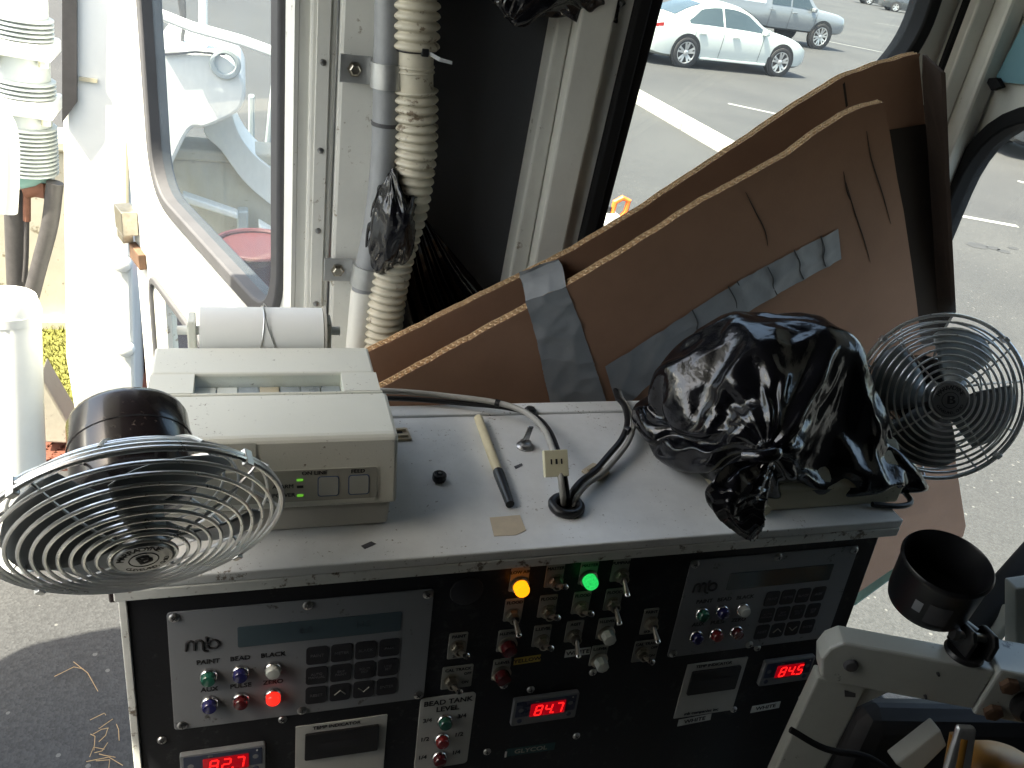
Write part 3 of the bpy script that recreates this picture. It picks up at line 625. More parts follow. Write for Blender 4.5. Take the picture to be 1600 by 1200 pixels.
MB().prism([atY(196, -100, 2.59), atY(197, 318, 2.59), atY(201, 318, 2.59), atY(201, -100, 2.59)], (0, .008, 0)).build('seam_strip', 'beige', cabi)
MB().prism([atY(97, -100, 2.585), atY(97, 192, 2.585), atY(120, 160, 2.585), atY(120, -100, 2.585)], (0, .012, 0)).build('rubber_strip', 'hose_dark', cabi)
MB().prism([atY(123, 120, 2.592), atY(152, 124, 2.592), atY(152, 130, 2.592), atY(123, 126, 2.592)], (0, .006, 0)).build('rib', 'beige', cabi)
# ribbed pump column
YC = 3.0
pc = thing('ribbed_column', 'grey ribbed pump column with flanges at the left edge', 'pump', atY(40, 280, YC))
def vline(px, py): return atY(px, py, YC)
segs = [(-120, 22, 'smooth'), (22, 58, 'ribs'), (58, 82, 'flange'), (82, 120, 'neck'), (120, 148, 'ribs'), (148, 172, 'flange'), (172, 192, 'neck'), (192, 268, 'ribs')]
for y0, y1, kind in segs:
    xc = lambda y: 30 + .052 * y
    A, B = vline(xc(y0), y0), vline(xc(y1), y1); A, B = B, A
    L_ = (B - A).length; f_ = axis_frame(A, B - A)
    if kind == 'ribs':
        n_ = max(4, int((y1 - y0) / 6.2)); prof = []
        for k in range(n_):
            h0 = L_ * k / n_; prof += [(.074, h0), (.090, h0 + L_ / n_ * .3), (.090, h0 + L_ / n_ * .7), (.074, h0 + L_ / n_)]
        MB().lathe(prof, 28, f_).build('rib_section', 'equip_grey', pc, True, angle=25)
    elif kind == 'flange':
        fl = MB().box(-.094, .094, -.094, .094, 0, L_, f_).build('flange', 'tank_white', pc, bevel=.008)
        for sx in (-1, 1): MB().lathe([(.014, -.02), (.014, 0)], 6, f_ @ Matrix.Translation((sx * .07, -.07, 0))).build('flange_bolt', 'cream', fl)
    else: MB().lathe([(.076, 0), (.076, L_)], 28, f_).build('column_' + ('neck' if kind == 'neck' else 'top'), 'equip_grey', pc, True)
mf = thing('pipe_manifold', 'pale pipe manifold with brown brass valve under the ribbed column', 'valve', atY(45, 300, YC))
MB().tube([vline(-20, 292), vline(30, 284), vline(80, 272)], .026, 14).build('pipe', 'equip_grey', mf, True)
MB().tube([vline(32, 284), vline(78, 273)], .0285, 14).build('clamp_label', 'teal_label', mf, True)
MB().tube([vline(38, 298), vline(84, 290)], .026, 10).build('valve_body', 'valve_brown', mf, True)
MB().tube([vline(66, 283), vline(67, 306)], .028, 6).build('valve_nut', 'valve_brown', mf)
MB().tube([vline(42, 292), vline(42, 345)], .012, 8).build('drain_pipe', 'valve_brown', mf, True)
def hose(name, label, px, r, m, Y): return tag(MB().tube(catmull([atY(a, b, Y) for a, b in px], 6), r, 12).build(name, m, None, True), label, 'hose')
hose('rubber_hose', 'thick dark rubber hose hanging straight down from pale manifold', [(23, 288), (25, 360), (27, 430), (30, 500)], .034, 'hose_dark', 3.04)
hose('rubber_hose', 'dark rubber hose slanting down leftwards from the brown valve', [(86, 285), (78, 350), (60, 420), (42, 490)], .026, 'hose_dark', 2.95)
hose('rod', 'thin dark rod hanging beneath the brown valve', [(42, 330), (41, 400), (38, 440)], .008, 'hose_dark', 3.0)['category'] = 'rod'
bo = thing('white_bollard', 'thick white sunlit round post at left behind the near fan', 'post', atZ(40, 872, GZ))
YB_ = atZ(40, 872, GZ).y
A, B = atY(14, 462, YB_), atY(36, 872, YB_); f_ = axis_frame(B, A - B)
L_ = (A - B).length
MB().lathe([(.086, 0), (.086, L_ * .97), (.076, L_)], 32, f_).build('post_tube', 'tank_white', bo, True)
MB().lathe([(.089, L_ * .93), (.089, L_ * .96)], 32, f_).build('collar', 'tank_white', bo, True)
hose('pipe', 'fat white curved pipe at the left edge beside grey ribs', [(-20, 180), (4, 190), (12, 230), (12, 290), (10, 330)], .03, 'tank_white', 2.7)['category'] = 'pipe'
bt_ = thing('shade_tank', 'unseen white tank added left of the doorway to shade the asphalt', 'tank', M=Matrix.Translation((-1.85, .98, GZ)) @ Matrix.Rotation(R_(38), 4, 'Z'))  # added out of view so its shadow falls on the near asphalt
MB().lathe([(.3, 0), (.58, .10), (.66, .25), (.66, 1.75), (.58, 1.9), (.3, 2.0)], 40, Matrix.Translation((-.9, 0, 1.7)) @ Matrix.Rotation(R_(90), 4, 'Y')).build('tank_shell', 'tank_white', bt_, True, world=False)
for x in (-.55, .75):
    for y in (-.4, .4): MB().box(x - .05, x + .05, y - .05, y + .05, 0, 1.4).build('leg', 'tank_white', bt_, bevel=.006, world=False)
# truck frame and tanks seen through the door glass, about four metres out
YT = 4.2
tk = thing('paint_tank', 'big white paint tank bright in sun behind the door glass', 'tank', atY(310, 300, YT))
def smooth_loop(pts, n=4):
    P = [Vector((a, b, 0)) for a, b in pts]; N = len(P); out = []
    for i in range(N):
        a, b, c, d = P[i - 1], P[i], P[(i + 1) % N], P[(i + 2) % N]
        for k in range(n):
            t_ = k / n; q = .5 * (2 * b + (c - a) * t_ + (2 * a - 5 * b + 4 * c - d) * t_ * t_ + (3 * b - a - 3 * c + d) * t_ ** 3); out.append((q.x, q.y))
    return out
def pxpoly(pts, Y, th, name, m, par, bev=.01): return MB().prism([atY(a, b, Y) for a, b in pts], (0, th, 0)).build(name, m, par, bevel=bev)
pxpoly(smooth_loop([(236, 88), (300, 82), (345, 86), (372, 110), (384, 140), (372, 175), (322, 200), (296, 205), (262, 270), (236, 300)]), YT, .7, 'tank_body', 'tank_white', tk, .03)
MB().ring(atY(352, 100, YT - .01), (0, 1, 0), .055, .014, 28, 6).build('lifting_ring', 'equip_grey', tk, True)
pxpoly([(256, 84), (306, 80), (352, 84), (352, 87), (306, 83), (256, 87)], YT - .02, .02, 'lid_seam', 'hose_dark', tk, 0)
fr = thing('guard_rail', 'white steel guard rail and curved mudguard seen through door glass', 'guard rail', atY(400, 420, YT))
pxpoly([(244, 30), (300, 52), (380, 74), (474, 108), (474, 92), (380, 58), (300, 36), (244, 14)], YT - .1, .06, 'rail', 'tank_white', fr)
arc = [(362, 118), (360, 160), (372, 205), (396, 240), (430, 268), (474, 300)]; arc2 = [(474, 345), (440, 330), (410, 310), (378, 280), (345, 235), (318, 205), (330, 160), (345, 125)]
pxpoly(smooth_loop(arc + arc2), YT + .3, .35, 'mudguard', 'tank_white', fr)
pxpoly([(388, 150), (398, 150), (398, 430), (388, 430)], YT + .9, .06, 'frame_post', 'equip_grey', fr)
pxpoly([(436, 30), (446, 30), (430, 180), (418, 260), (410, 260), (424, 130)], YT + .9, .06, 'frame_post', 'equip_grey', fr)
pxpoly([(284, 304), (372, 334), (372, 344), (284, 316)], YT + .2, .08, 'lower_rail', 'tank_white', fr)
pxpoly([(370, 330), (388, 330), (388, 440), (370, 440)], YT + .25, .08, 'lower_post', 'equip_grey', fr)
pxpoly([(404, 350), (440, 372), (444, 410), (430, 380), (404, 362)], YT + .2, .1, 'bracket', 'tank_white', fr)
pxpoly([(310, -40), (324, -40), (324, 78), (310, 78)], YT + .1, .08, 'frame_post', 'tank_white', fr)
pxpoly([(270, -40), (288, -40), (291, 40), (284, 82), (279, 82), (284, 40)], YT + .2, .05, 'hose_guard', 'hose_dark', fr)
for nm, lb, cpx, ypx, Yd, rad, hh in (('red_drum', 'dull red drum seen through the bottom corner of door window', (402, 470), 405, 3.3, .17, .5), ('red_drum', 'dull red drum showing through small lower door window', (282, 600), 455, 3.0, .2, .7)):
    top = atY(cpx[0], ypx, Yd); hh = top.z - GZ; M_ = Matrix.Translation((top.x, Yd + rad, top.z - hh))
    d_ = thing(nm, lb, 'drum', M=M_)
    MB().lathe([(rad, 0), (rad, hh * .32), (rad + .01, hh * .34), (rad, hh * .36), (rad, hh * .64), (rad + .01, hh * .66), (rad, hh * .68), (rad, hh - .01)], 36).build('shell', 'red_drum', d_, True, world=False)
    MB().ring((0, 0, hh - .005), (0, 0, 1), rad, .012, 40, 8).build('rim', 'red_drum', d_, True, world=False)

# ================================================================== CONTROL CONSOLE
ZT = 2.512
con_t = thing('control_console', 'white topped control console with black switch panel', 'control console', (.33, .8, 1.4))
TA = R_(5)
PM = frame((0, .655, 2.5), (1, 0, 0), (0, math.sin(TA), math.cos(TA)))     # panel frame: x right, y up the panel, z out
pn = PM.to_3x3() @ Vector((0, 0, 1)); pk = pn.dot(Vector((0, .655, 2.5)))
def pan(px, py): q = PM.inverted() @ onp(px, py, pn, pk); return q.x, q.y
def PL(u, v, o=0): return PM @ Matrix.Translation((u, v, o))
CX0, CX1 = -.118, .775
# body shell behind the panel
MB().prism([Vector((CX0, .668, 2.494)), Vector((CX0, .967, 2.494)), Vector((CX0, .967, 1.4)), Vector((CX0, .575, 1.4))], (CX1 - CX0, 0, 0)).build('console_body', 'lip_white', con_t, bevel=.003)
MB().box(CX0 + .004, CX1 - .004, -.98, -.008, -.010, .0, PM).build('switch_panel', 'panel_black', con_t, bevel=.001)
MB().box(CX0 - .004, CX0 + .0035, -.98, -.004, -.012, .003, PM).build('panel_edge', 'lip_white', con_t, bevel=.001)
# lid with turned down lip, hinge gap, back strip
yh = atZ(812, 647, ZT).y
MB().box(CX0 - .006, CX1 + .012, .643, yh - .0015, ZT - .012, ZT).build('lid', 'console_white', con_t, bevel=.002)
MB().box(CX0 - .006, CX1 + .012, .6425, .650, ZT - .026, ZT - .0125).build('lid_lip', 'lip_white', con_t, bevel=.0015)
MB().box(CX0 - .004, CX1 + .010, yh - .004, yh + .004, ZT - .02, ZT - .006).build('hinge_gap', 'gasket_black', con_t)
MB().box(CX0 - .006, CX1 + .012, yh + .0015, yh + .028, ZT - .012, ZT + .001).build('back_strip', 'console_white', con_t, bevel=.002)
def text_part(txt, u, v, size, m, parent, o=.0006, bold=0, sx=1.0, rot=0):
    M_ = PL(u, v, o) @ Matrix.Rotation(rot, 4, 'Z'); return add_text(MB(), txt, M_, size, bold, sx).build('lettering', m, parent)
def pscrew(px, py, r=.0052, m='steel', parent=None, uv=None):
    u, v = uv or pan(px, py)
    mb = MB().lathe([(r, 0), (r * .98, .0012), (r * .7, .0026), (r * .3, .0031)], 14, PL(u, v, 0 if not uv else .0015)); o = mb.build('screw', m, parent or con_t, True)
    a = random.uniform(0, 1.5)
    q = PL(u, v, .0024 if not uv else .0038) @ Matrix.Rotation(a, 4, 'Z'); MB().box(-r * .5, r * .5, -.0005, .0005, 0, .0009, q).box(-.0005, .0005, -r * .5, r * .5, 0, .00092, q).build('screw_slot', 'ink', o if not parent else o.parent)
    return o
for px, py in ((705, 880), (1075, 846), (1175, 843), (1371, 818), (441.6, 1123.6), (253, 1156), (926, 1050), (787, 1070.5), (829, 1077), (900.4, 1149.5), (761, 1174), (1183, 1012), (1286, 1030), (1252, 1089), (1146, 1108), (226, 926)):
    pscrew(px, py, .0050)
u, v = pan(729, 923); MB().lathe([(.019, 0), (.0185, .0015), (.016, .0022)], 28, PL(u, v)).build('blanking_plug', 'key_black', con_t, True)
def rplate(name, u0, u1, v0, v1, r, o0, o1, m, parent, bev=.0004):
    return MB().prism([PM @ Vector((a, b, o0)) for a, b in rrect(u0, u1, v0, v1, r)], pn * (o1 - o0)).build(name, m, parent, bevel=bev)
def lampunit(u, v, lens, parent, r=.0092, h=.009):
    lb = MB().lathe([(r * 1.12, .0), (r * 1.12, .0028), (r * 1.0, .0042), (r * .9, .0042)], 24, PL(u, v, .0016)).build('lamp_bezel', 'chrome', parent, True)
    le = MB().lathe([(r * .90, .0), (r * .90, h * .8), (r * .78, h), (r * .3, h * 1.06)], 20, PL(u, v, .004)).build('lamp_lens', lens, parent, True, angle=50); return lb
KEYS = [['PAINT', 'METER', 'BLACK', 'AUX'], ['AUTO\nMANUAL', 'SKIP\nPAINT', 'SOLID\nSKIP', 'LINE\nSET'], ['RESET', '^', 'v', 'ENTER']]
def control_unit(u0, u1, v0, v1, lcd, lens, texts, label, keyleg):
    W, Hh = u1 - u0, v1 - v0
    pl = rplate('control_unit', u0, u1, v0, v1, .004, .0001, .0016, 'plate_grey', con_t); pl['label'] = label
    X = lambda a: u0 + W * a
    Y = lambda b: v1 - Hh * b
    for a, b in ((.025, .04), (.505, .04), (.975, .04), (.975, .96), (.49, .965), (.03, .96)): pscrew(0, 0, .0055, 'steel', pl, (X(a), Y(b)))
    rplate('display_window', X(.245), X(.875), Y(.335), Y(.165), .002, .0016, .0024, lcd, pl)
    if texts:
        for a, s in ((.50, '8.0'), (.72, '115')): text_part(s, X(a), Y(.245), .012, 'lcd_text', pl, .0025)
    lg = MB(); q = PL(X(.12), Y(.285), .0018)
    # interlocked mb emblem drawn with round strokes
    st = .0014
    def stroke(pts): lg.tube([q @ Vector((a, b, 0)) for a, b in pts], st, 6)
    arcp = lambda cx, cy, r, a0, a1, n=8: [(cx + r * math.cos(R_(a0 + (a1 - a0) * k / n)), cy + r * math.sin(R_(a0 + (a1 - a0) * k / n))) for k in range(n + 1)]
    stroke([(-.0165, -.0055), (-.0155, .0035)] + arcp(-.0118, .003, .0037, 170, 10)); stroke([(-.0082, -.0055), (-.0080, .003)] + arcp(-.0040, .003, .0038, 170, 0) + [(.0, -.004)] + arcp(.0045, -.004, .0045, 180, 280))
    stroke([(.0035, .0105), (.004, .001)] + arcp(.0098, .0, .0056, 165, -175, 14))
    lg.build('emblem', 'ink', pl, True)
    for i, (a, b, nm, ln) in enumerate(((.135, .545, 'PAINT', lens[0]), (.252, .545, 'BEAD', lens[1]), (.375, .545, 'BLACK', lens[2]), (.135, .785, 'AUX', lens[3]), (.252, .785, 'PULSE', lens[4]), (.375, .785, 'ZERO', lens[5]))):
        lampunit(X(a), Y(b), ln, pl, .0084, .008); text_part(nm, X(a), Y(b - .115), .0082, 'ink', pl, .0018, .0004, 1.0)
    for r in range(3):
        for c in range(4):
            cx, cy = X(.545 + c * .0965), Y(.475 + r * .180)
            rplate('key', cx - W * .043, cx + W * .043, cy - Hh * .078, cy + Hh * .078, .004, .0016, .0026, 'key_black', pl)
            tx = KEYS[r][c]
            if tx in '^v':
                s = 1 if tx == '^' else -1; MB().tube([PM @ Vector((cx - .006, cy - s * .003, .0028)), PM @ Vector((cx, cy + s * .003, .0028)), PM @ Vector((cx + .006, cy - s * .003, .0028))], .0007, 5).build('arrow', 'tag_grey', pl)
            else: text_part(tx, cx, cy, .0044 if '\n' in tx else .0052, 'legend', pl, .0028)
    return pl
LG = ['lens_green', 'lens_blue', 'lens_white', 'lens_blue', 'lens_dark_red', 'lit_red']
control_unit(-.080, .189, -.199, -.041, 'lcd', LG, True, 'grey keypad unit at left with lit red lamp', 0)
RG = ['lens_green', 'lens_blue', 'lens_white', 'lens_blue', 'lens_red', 'lens_dark_red']
control_unit(.501, .743, -.184, -.033, 'lcd_dark', RG, False, 'grey keypad unit at right with all its lamps unlit', 0)
def tplate(px, py, w_, h_, m, parent): u, v = pan(px, py); return rplate('label_plate', u - w_ / 2, u + w_ / 2, v - h_ / 2, v + h_ / 2, .002, .0001, .0012, m, parent)
def toggle(bz, tip, pl, txt, w_=.022, h_=.032, extra=()):
    u, v = pan(*bz)
    q = PL(u, v, .0012)
    nut = MB().lathe([(.0098, 0), (.0098, .0010), (.0088, .0012)], 28, q).lathe([(.0080, .0012), (.0080, .0042), (.0074, .0048)], 6, q).lathe([(.0062, .0048), (.0062, .010), (.0045, .0105), (.0040, .006)], 20, q, True, True).build('toggle_switch', 'brass_steel', con_t, True, angle=30)
    pu, pv = pan(*pl)
    rplate('label_plate', pu - w_ / 2, pu + w_ / 2, pv - h_ / 2, pv + h_ / 2, .002, .0001, .0012, 'tag_grey', nut)
    text_part(txt, pu, pv + h_ / 2 - .0055, .0058, 'ink', nut, .0014, .0004)
    for t2, du, dv in extra: text_part(t2, pu + du, pv + dv, .0052, 'ink', nut, .0014, .0003)
    # the lever tip lies about 18 mm off the panel
    tip3 = onp(tip[0], tip[1], pn, pk + .0175); base = PM @ Vector((u, v, .010))
    L_ = tip3 - base; Lm = min(.026, L_.length); tip3 = base + L_.normalized() * max(.017, Lm)
    MB().tube([base - L_.normalized() * .003, base + (tip3 - base) * .5, base + (tip3 - base) * .85, tip3], [.0022, .0028, .0034, .0036], 10).build('lever', 'lever_dark', nut, True)
    MB().tube([tip3 - L_.normalized() * .0012, tip3 + L_.normalized() * .0014, tip3 + L_.normalized() * .0026], [.0037, .0036, .0018], 10).build('lever_tip', 'chrome', nut, True)
toggle((867, 907), (877.5, 916.4), (866, 899), 'MASTER'); toggle((970, 898), (978, 920), (968.6, 890), 'PUMP/AIR')
for b_, t_, p_ in (((800.6, 959.7), (808.5, 984.7), (802, 952)), ((855.7, 954.5), (866, 964.5), (855, 946)), ((907, 948), (918, 958), (907.7, 940.8)), ((957, 942), (965.5, 965), (957.6, 935.6))): toggle(b_, t_, p_, 'FLOOD')
toggle((846, 1000.4), (855.7, 1011.4), (846, 992.5), 'L.LEVEL'); toggle((896.4, 992.5), (902.5, 1016), (896.7, 985.5), 'AGIT')
toggle((715.3, 1009.6), (723.5, 1022), (714.8, 1008), 'PAINT', .022, .038, (('SKIP', 0, -.015),))
toggle((704.8, 1062), (712.7, 1076.5), (714, 1056.9), 'CAL TRACK', .037, .034, (('OFF', .012, .004), ('ON', .010, -.009)))
toggle((1016, 971.5), (1025, 993), (1014, 970), 'PAINT', .020, .040, (('SKIP', 0, -.016),))
toggle((1002, 1018.8), (1012.7, 1031), (1008, 1016), 'CAL TRACK', .034, .034, (('OFF', .011, .004), ('ON', .010, -.009)))
def pilot(lamp, pl, lens, txt, r=.0092, h=.010, facets=False):
    u, v = pan(*lamp); bz = MB().lathe([(r * 1.2, 0), (r * 1.2, .002), (r * 1.02, .0034), (r * .9, .0034)], 24, PL(u, v, .0012)).build('pilot_lamp', 'brass_steel', con_t, True)
    MB().lathe([(r * .94, 0), (r * .94, h * .75), (r * .84, h), (r * .4, h * 1.08)], 8 if facets else 22, PL(u, v, .0042)).build('lens', lens, bz, not facets, angle=45)
    pu, pv = pan(*pl); rplate('label_plate', pu - .011, pu + .011, pv - .016, pv + .016, .002, .0001, .0012, 'tag_grey', bz)
    text_part(txt, pu, pv + .0105, .0056, 'ink', bz, .0014, .0004)
pilot((811.5, 912.5), (811, 905), 'lit_amber', 'LOW AIR'); pilot((918.5, 902), (919, 894), 'lit_green', 'MASTER')
pilot((792.5, 1006), (791, 1000), 'lens_dark_red', 'H.LEVEL', .0098); pilot((783, 1051), (783, 1045), 'lens_dark_red', 'L.LEVEL', .0098)
pilot((946.5, 988), (945.8, 980.7), 'lens_white', 'H.LEVEL', .0092, .011, True); pilot((935.5, 1030), (935, 1023), 'lens_white', 'L.LEVEL', .0092, .011, True)
# handwritten tape labels
def tape(px, py, w_, h_, m, txt, ink, rot=0, size=.0075):
    u, v = pan(px, py); M_ = PL(u, v, 0) @ Matrix.Rotation(rot, 4, 'Z')
    o = MB().prism([M_ @ Vector((a, b, .0002)) for a, b in ((-w_ / 2, -h_ / 2), (w_ / 2, -h_ / 2 * .96), (w_ / 2 * .99, h_ / 2), (-w_ / 2 * .985, h_ / 2 * 1.03))], pn * .0004).build('tape_label', m, con_t)
    add_text(MB(), txt, PL(u, v, .0008) @ Matrix.Rotation(rot, 4, 'Z'), size, .0003, 1.15).build('lettering', ink, o); return o
tape(823.7, 1030.6, .0335, .0105, 'yellow_tape', 'YELLOW', 'ink', R_(2)); tape(902.5, 1018.8, .033, .0115, 'white_tape', 'WHITE', 'ink', R_(1), .0085)
tape(1196, 1104.5, .046, .0125, 'white_tape', 'WHITE', 'ink', R_(2), .009); tape(1085, 1124.5, .050, .012, 'white_tape', 'WHITE', 'ink', R_(3), .009)
tape(829, 1170.6, .066, .013, 'teal_tape', 'GLYCOL', 'tag_grey', R_(-1), .010)
u, v = pan(790, 1178); rplate('tape_end', u - .0012, u + .0012, v - .005, v + .005, .0004, .0004, .001, 'white_tape', con_t, 0)
# bead tank plate
u0, v1 = pan(657, 1091); u1, _ = pan(744, 1079); _, v0 = pan(641, 1199)
bt = rplate('bead_tank_plate', u0, u1, v0 - .006, v1, .005, .0001, .0014, 'tag_white', con_t)
um = (u0 + u1) / 2
text_part('BEAD TANK', um, v1 - .0095, .0108, 'ink', bt, .0016, .0005, 1.0); text_part('LEVEL', um, v1 - .0205, .0108, 'ink', bt, .0016, .0005)
for (px, py), ln, tx in (((694, 1123), 'lens_green', '3/4'), ((689.5, 1152), 'lens_red', '1/2'), ((685.5, 1180), 'lens_dark_red', '1/4')):
    u, v = pan(px, py); lampunit(u, v, ln, bt, .0088, .008)
    for s in (-1, 1): text_part(tx, u + s * .021, v + .002, .0088, 'ink', bt, .0016, .0004)
# digital thermostats
SEGS = {'0': 'abcdef', '2': 'abged', '4': 'fgbc', '5': 'afgcd', '7': 'abc', '8': 'abcdefg'}
def thermostat(u0, u1, v0, v1, txt, label):
    W, Hh = u1 - u0, v1 - v0
    b_ = rplate('thermostat', u0, u1, v0, v1, .0025, .0001, .0065, 'disp_grey', con_t, .001); b_['label'] = label
    X = lambda a: u0 + W * a
    Y = lambda b: v1 - Hh * b
    rplate('face', X(.04), X(.96), Y(.66), Y(.07), .001, .0065, .0070, 'disp_blue', b_)
    rplate('red_window', X(.26), X(.80), Y(.70), Y(.20), .001, .0070, .0074, 'disp_red', b_)
    h = Hh * .36; wd = h * .52; th = h * .12; x = X(.33)
    for ch in txt:
        if ch == '.': MB().box(x - th * 1.6, x - th * .4, Y(.65), Y(.65) + th * 1.2, .0075, .0079, PM).build('segment', 'seg_red', b_); x += th * .6; continue
        yb = Y(.65)
        sk = lambda a, b: PM @ Vector((x + a + b * .14, yb + b, .0075))
        R2 = {'a': (0, h, wd, h), 'b': (wd, h, wd, h / 2), 'c': (wd, h / 2, wd, 0), 'd': (0, 0, wd, 0), 'e': (0, h / 2, 0, 0), 'f': (0, h, 0, h / 2), 'g': (0, h / 2, wd, h / 2)}
        for s in SEGS[ch]:
            a0, b0, a1, b1 = R2[s]; a_, b2 = sk(a0, b0), sk(a1, b1); d_ = (b2 - a_).normalized(); n_ = d_.cross(pn) * th / 2; a_ += d_ * th * .35; b2 -= d_ * th * .35
            MB().prism([a_ - n_, b2 - n_, b2 + n_, a_ + n_], pn * .0004).build('segment', 'seg_red', b_)
        x += wd + h * .34
    for a, b in ((.12, .40), (.88, .36), (.12, .82), (.88, .80)):
        MB().lathe([(.0035, 0), (.0032, .0006)], 16, PL(X(a), Y(b), .0065)).build('button', 'disp_blue' if b > .5 else 'disp_grey', b_)
    text_part('ON', X(.35), Y(.13), .0032, 'tag_grey', b_, .0071); MB().lathe([(.0011, 0), (.001, .0003)], 10, PL(X(.9), Y(.14), .0071)).build('led', 'tag_white', b_)
    return b_
thermostat(.301, .386, -.260, -.218, '84.7', 'red readout 84.7 in the middle of the panel')
thermostat(.651, .730, -.2525, -.210, '84.5', 'red readout at right beneath the right keypad unit')
ua, va = pan(281, 1175); ub, vb = pan(414.6, 1155.8)
thermostat(ua, ub, va - .042, (va + vb) / 2, '82.7', 'red readout 82.7 at bottom left of the panel')
def temp_indicator(u0, u1, v0, v1, brand):
    b_ = rplate('temperature_indicator', u0, u1, v0, v1, .001, .0001, .0014, 'tag_white', con_t); W, Hh = u1 - u0, v1 - v0
    text_part('TEMP INDICATOR', u0 + W * .44, v1 - .0055, .0066, 'ink', b_, .0016, .0003)
    w_ = rplate('meter_window', u0 + W * .10, u0 + W * .91, v1 - .012 - .040, v1 - .012, .002, .0014, .0045, 'black_plastic', b_)
    rplate('meter_scale', u0 + W * .25, u0 + W * .75, v1 - .037, v1 - .027, .001, .0046, .0050, 'key_black', b_)
    if brand: text_part('mb companies inc', u0 + W * .45, v0 + .006, .0072, 'ink', b_, .0016, .0004)
ua, va = pan(462, 1134.6); ub, vb = pan(605.8, 1108.5); temp_indicator(ua, ub, va - .1, va, False)
ua, va = pan(1073.8, 1038.8); ub, vb = pan(1168.8, 1024.5); uc, vc = pan(1048.8, 1122.5); temp_indicator(ua, ub, vc, (va + vb) / 2, True)
# --- hardware on the lid
def Q(px, py, o=0): return atZ(px, py, ZT + o)
c = Q(884, 794); MB().ring(c + Vector((0, 0, .004)), (0, 0, 1), .0165, .0055, 32, 10).build('grommet', 'black_plastic', con_t, True)
MB().lathe([(.0145, .0005), (.013, .0008)], 24, Matrix.Translation(c)).build('cable_hole', 'gasket_black', con_t)
c = Q(820, 698); lt = MB().lathe([(.0115, 0), (.0115, .002), (.009, .004), (.0075, .0045), (.0075, .008), (.004, .009)], 20, Matrix.Translation(c)).build('latch', 'steel', con_t, True)
MB().prism([c + Vector((-.0045, 0, .008)), c + Vector((.0045, .001, .008)), c + Vector((.010, .006, .026)), c + Vector((.003, .006, .027))], (0, .0022, 0)).build('latch_wing', 'chrome', lt, bevel=.0006)
c = Q(828, 644); MB().lathe([(.0085, 0), (.0085, .004), (.006, .007)], 16, Matrix.Translation(c)).build('rubber_stop', 'black_plastic', con_t, True)
def clip(px, py, rot):
    c = Q(px, py); M_ = Matrix.Translation(c) @ Matrix.Rotation(rot, 4, 'Z')
    b_ = MB().box(-.013, .013, -.013, .013, 0, .0035, M_).build('cable_mount', 'clip_beige', con_t, bevel=.001)
    for s in (-1, 1): MB().box(-.009, .009, s * .0065 - .0022, s * .0065 + .0022, .0036, .0068, M_).build('mount_bridge', 'clip_beige', b_, bevel=.0006)
    MB().box(-.004, .004, -.004, .004, .0036, .0042, M_).build('mount_slot', 'ink', b_)
clip(624, 681, R_(4)); clip(1021, 681, R_(-12)); clip(930, 739, R_(35))
c = Q(793, 822); MB().prism([Q(765, 809, .0003), Q(812, 805, .0003), Q(822, 829, .0003), Q(806, 836, .0003), Q(772, 838, .0003)], (0, 0, .0004)).build('torn_sticker', 'clip_beige', con_t)
for px, py in ((560, 668 + 60), (1005, 800), (1080, 700)):
    pass
MB().prism([Q(803, 729, .0003), Q(815, 724, .0003), Q(817, 727, .0003), Q(806, 733, .0003)], (0, 0, .0003)).build('tape_scrap', 'gasket_grey', con_t)
MB().prism([Q(564, 853, .0003), Q(580, 846, .0003), Q(588, 850, .0003), Q(570, 858, .0003)], (0, 0, .0003)).build('tape_scrap', 'gasket_grey', con_t)
# --- loose things on the lid
c = Q(686, 750)
kn = thing('black_knob', 'small black round knob lying loose on the white lid', 'knob', c)
MB().lathe([(.0078, 0), (.0085, .003), (.0085, .008), (.007, .0095), (.0035, .0095), (.003, .006)], 14, None).build('knob_body', 'black_plastic', kn, world=False, bevel=.0006)
MB().lathe([(.0022, .006), (.0022, .0105)], 8).build('knob_centre', 'steel', kn, world=False)
a, b = Q(747, 652, .006), Q(797, 788, .006); d_ = (b - a)
sk_ = thing('marker_stick', 'cream wooden stick with black end lying on the lid', 'stick', (a + b) / 2 - Vector((0, 0, .006)))
MB().tube([a, a + d_ * .01, a + d_ * .66], [.0048, .0058, .0060], 10).build('shaft', 'stick_cream', sk_, True)
MB().tube([a + d_ * .655, a + d_ * .70, a + d_ * .93, a + d_ * 1.0], [.0064, .0068, .0056, .0052], 12).build('black_end', 'black_plastic', sk_, True)
MB().tube([a + d_ * .998, a + d_ * 1.004], [.0036, .0034], 10).build('end_hole', 'ink', sk_)
# --- cables
def cab_path(pts): return catmull([atZ(px, py, ZT + z) for px, py, z in pts], 8)
g1 = thing('twin_cable', 'grey and black cable pair from grommet to printer with white plug', 'cable', Q(884, 794))
pA = [(882, 796, -.01), (879, 770, .022), (874, 735, .040), (863, 700, .040), (848, 668, .030), (820, 644, .022), (775, 629, .018), (700, 619, .014), (640, 613, .012), (585, 610, .010)]
MB().tube(cab_path(pA), .0040, 10).build('grey_cable', 'cable_grey', g1, True)
pB = [(888, 797, -.01), (886, 770, .020), (880, 735, .037), (870, 700, .036), (856, 670, .026), (832, 648, .016), (785, 636, .012), (720, 630, .008), (650, 624, .008), (590, 622, .008)]
MB().tube(cab_path(pB), .0035, 10).build('black_cable', 'cable_black', g1, True)
c = atZ(868, 724, ZT + .048); M_ = axis_frame(c, (-.05, -.80, .60), (1, -.12, .1))
pg = MB().box(-.0145, .0145, -.0155, .0155, -.004, .004, M_).build('white_plug', 'cream', g1, bevel=.001)
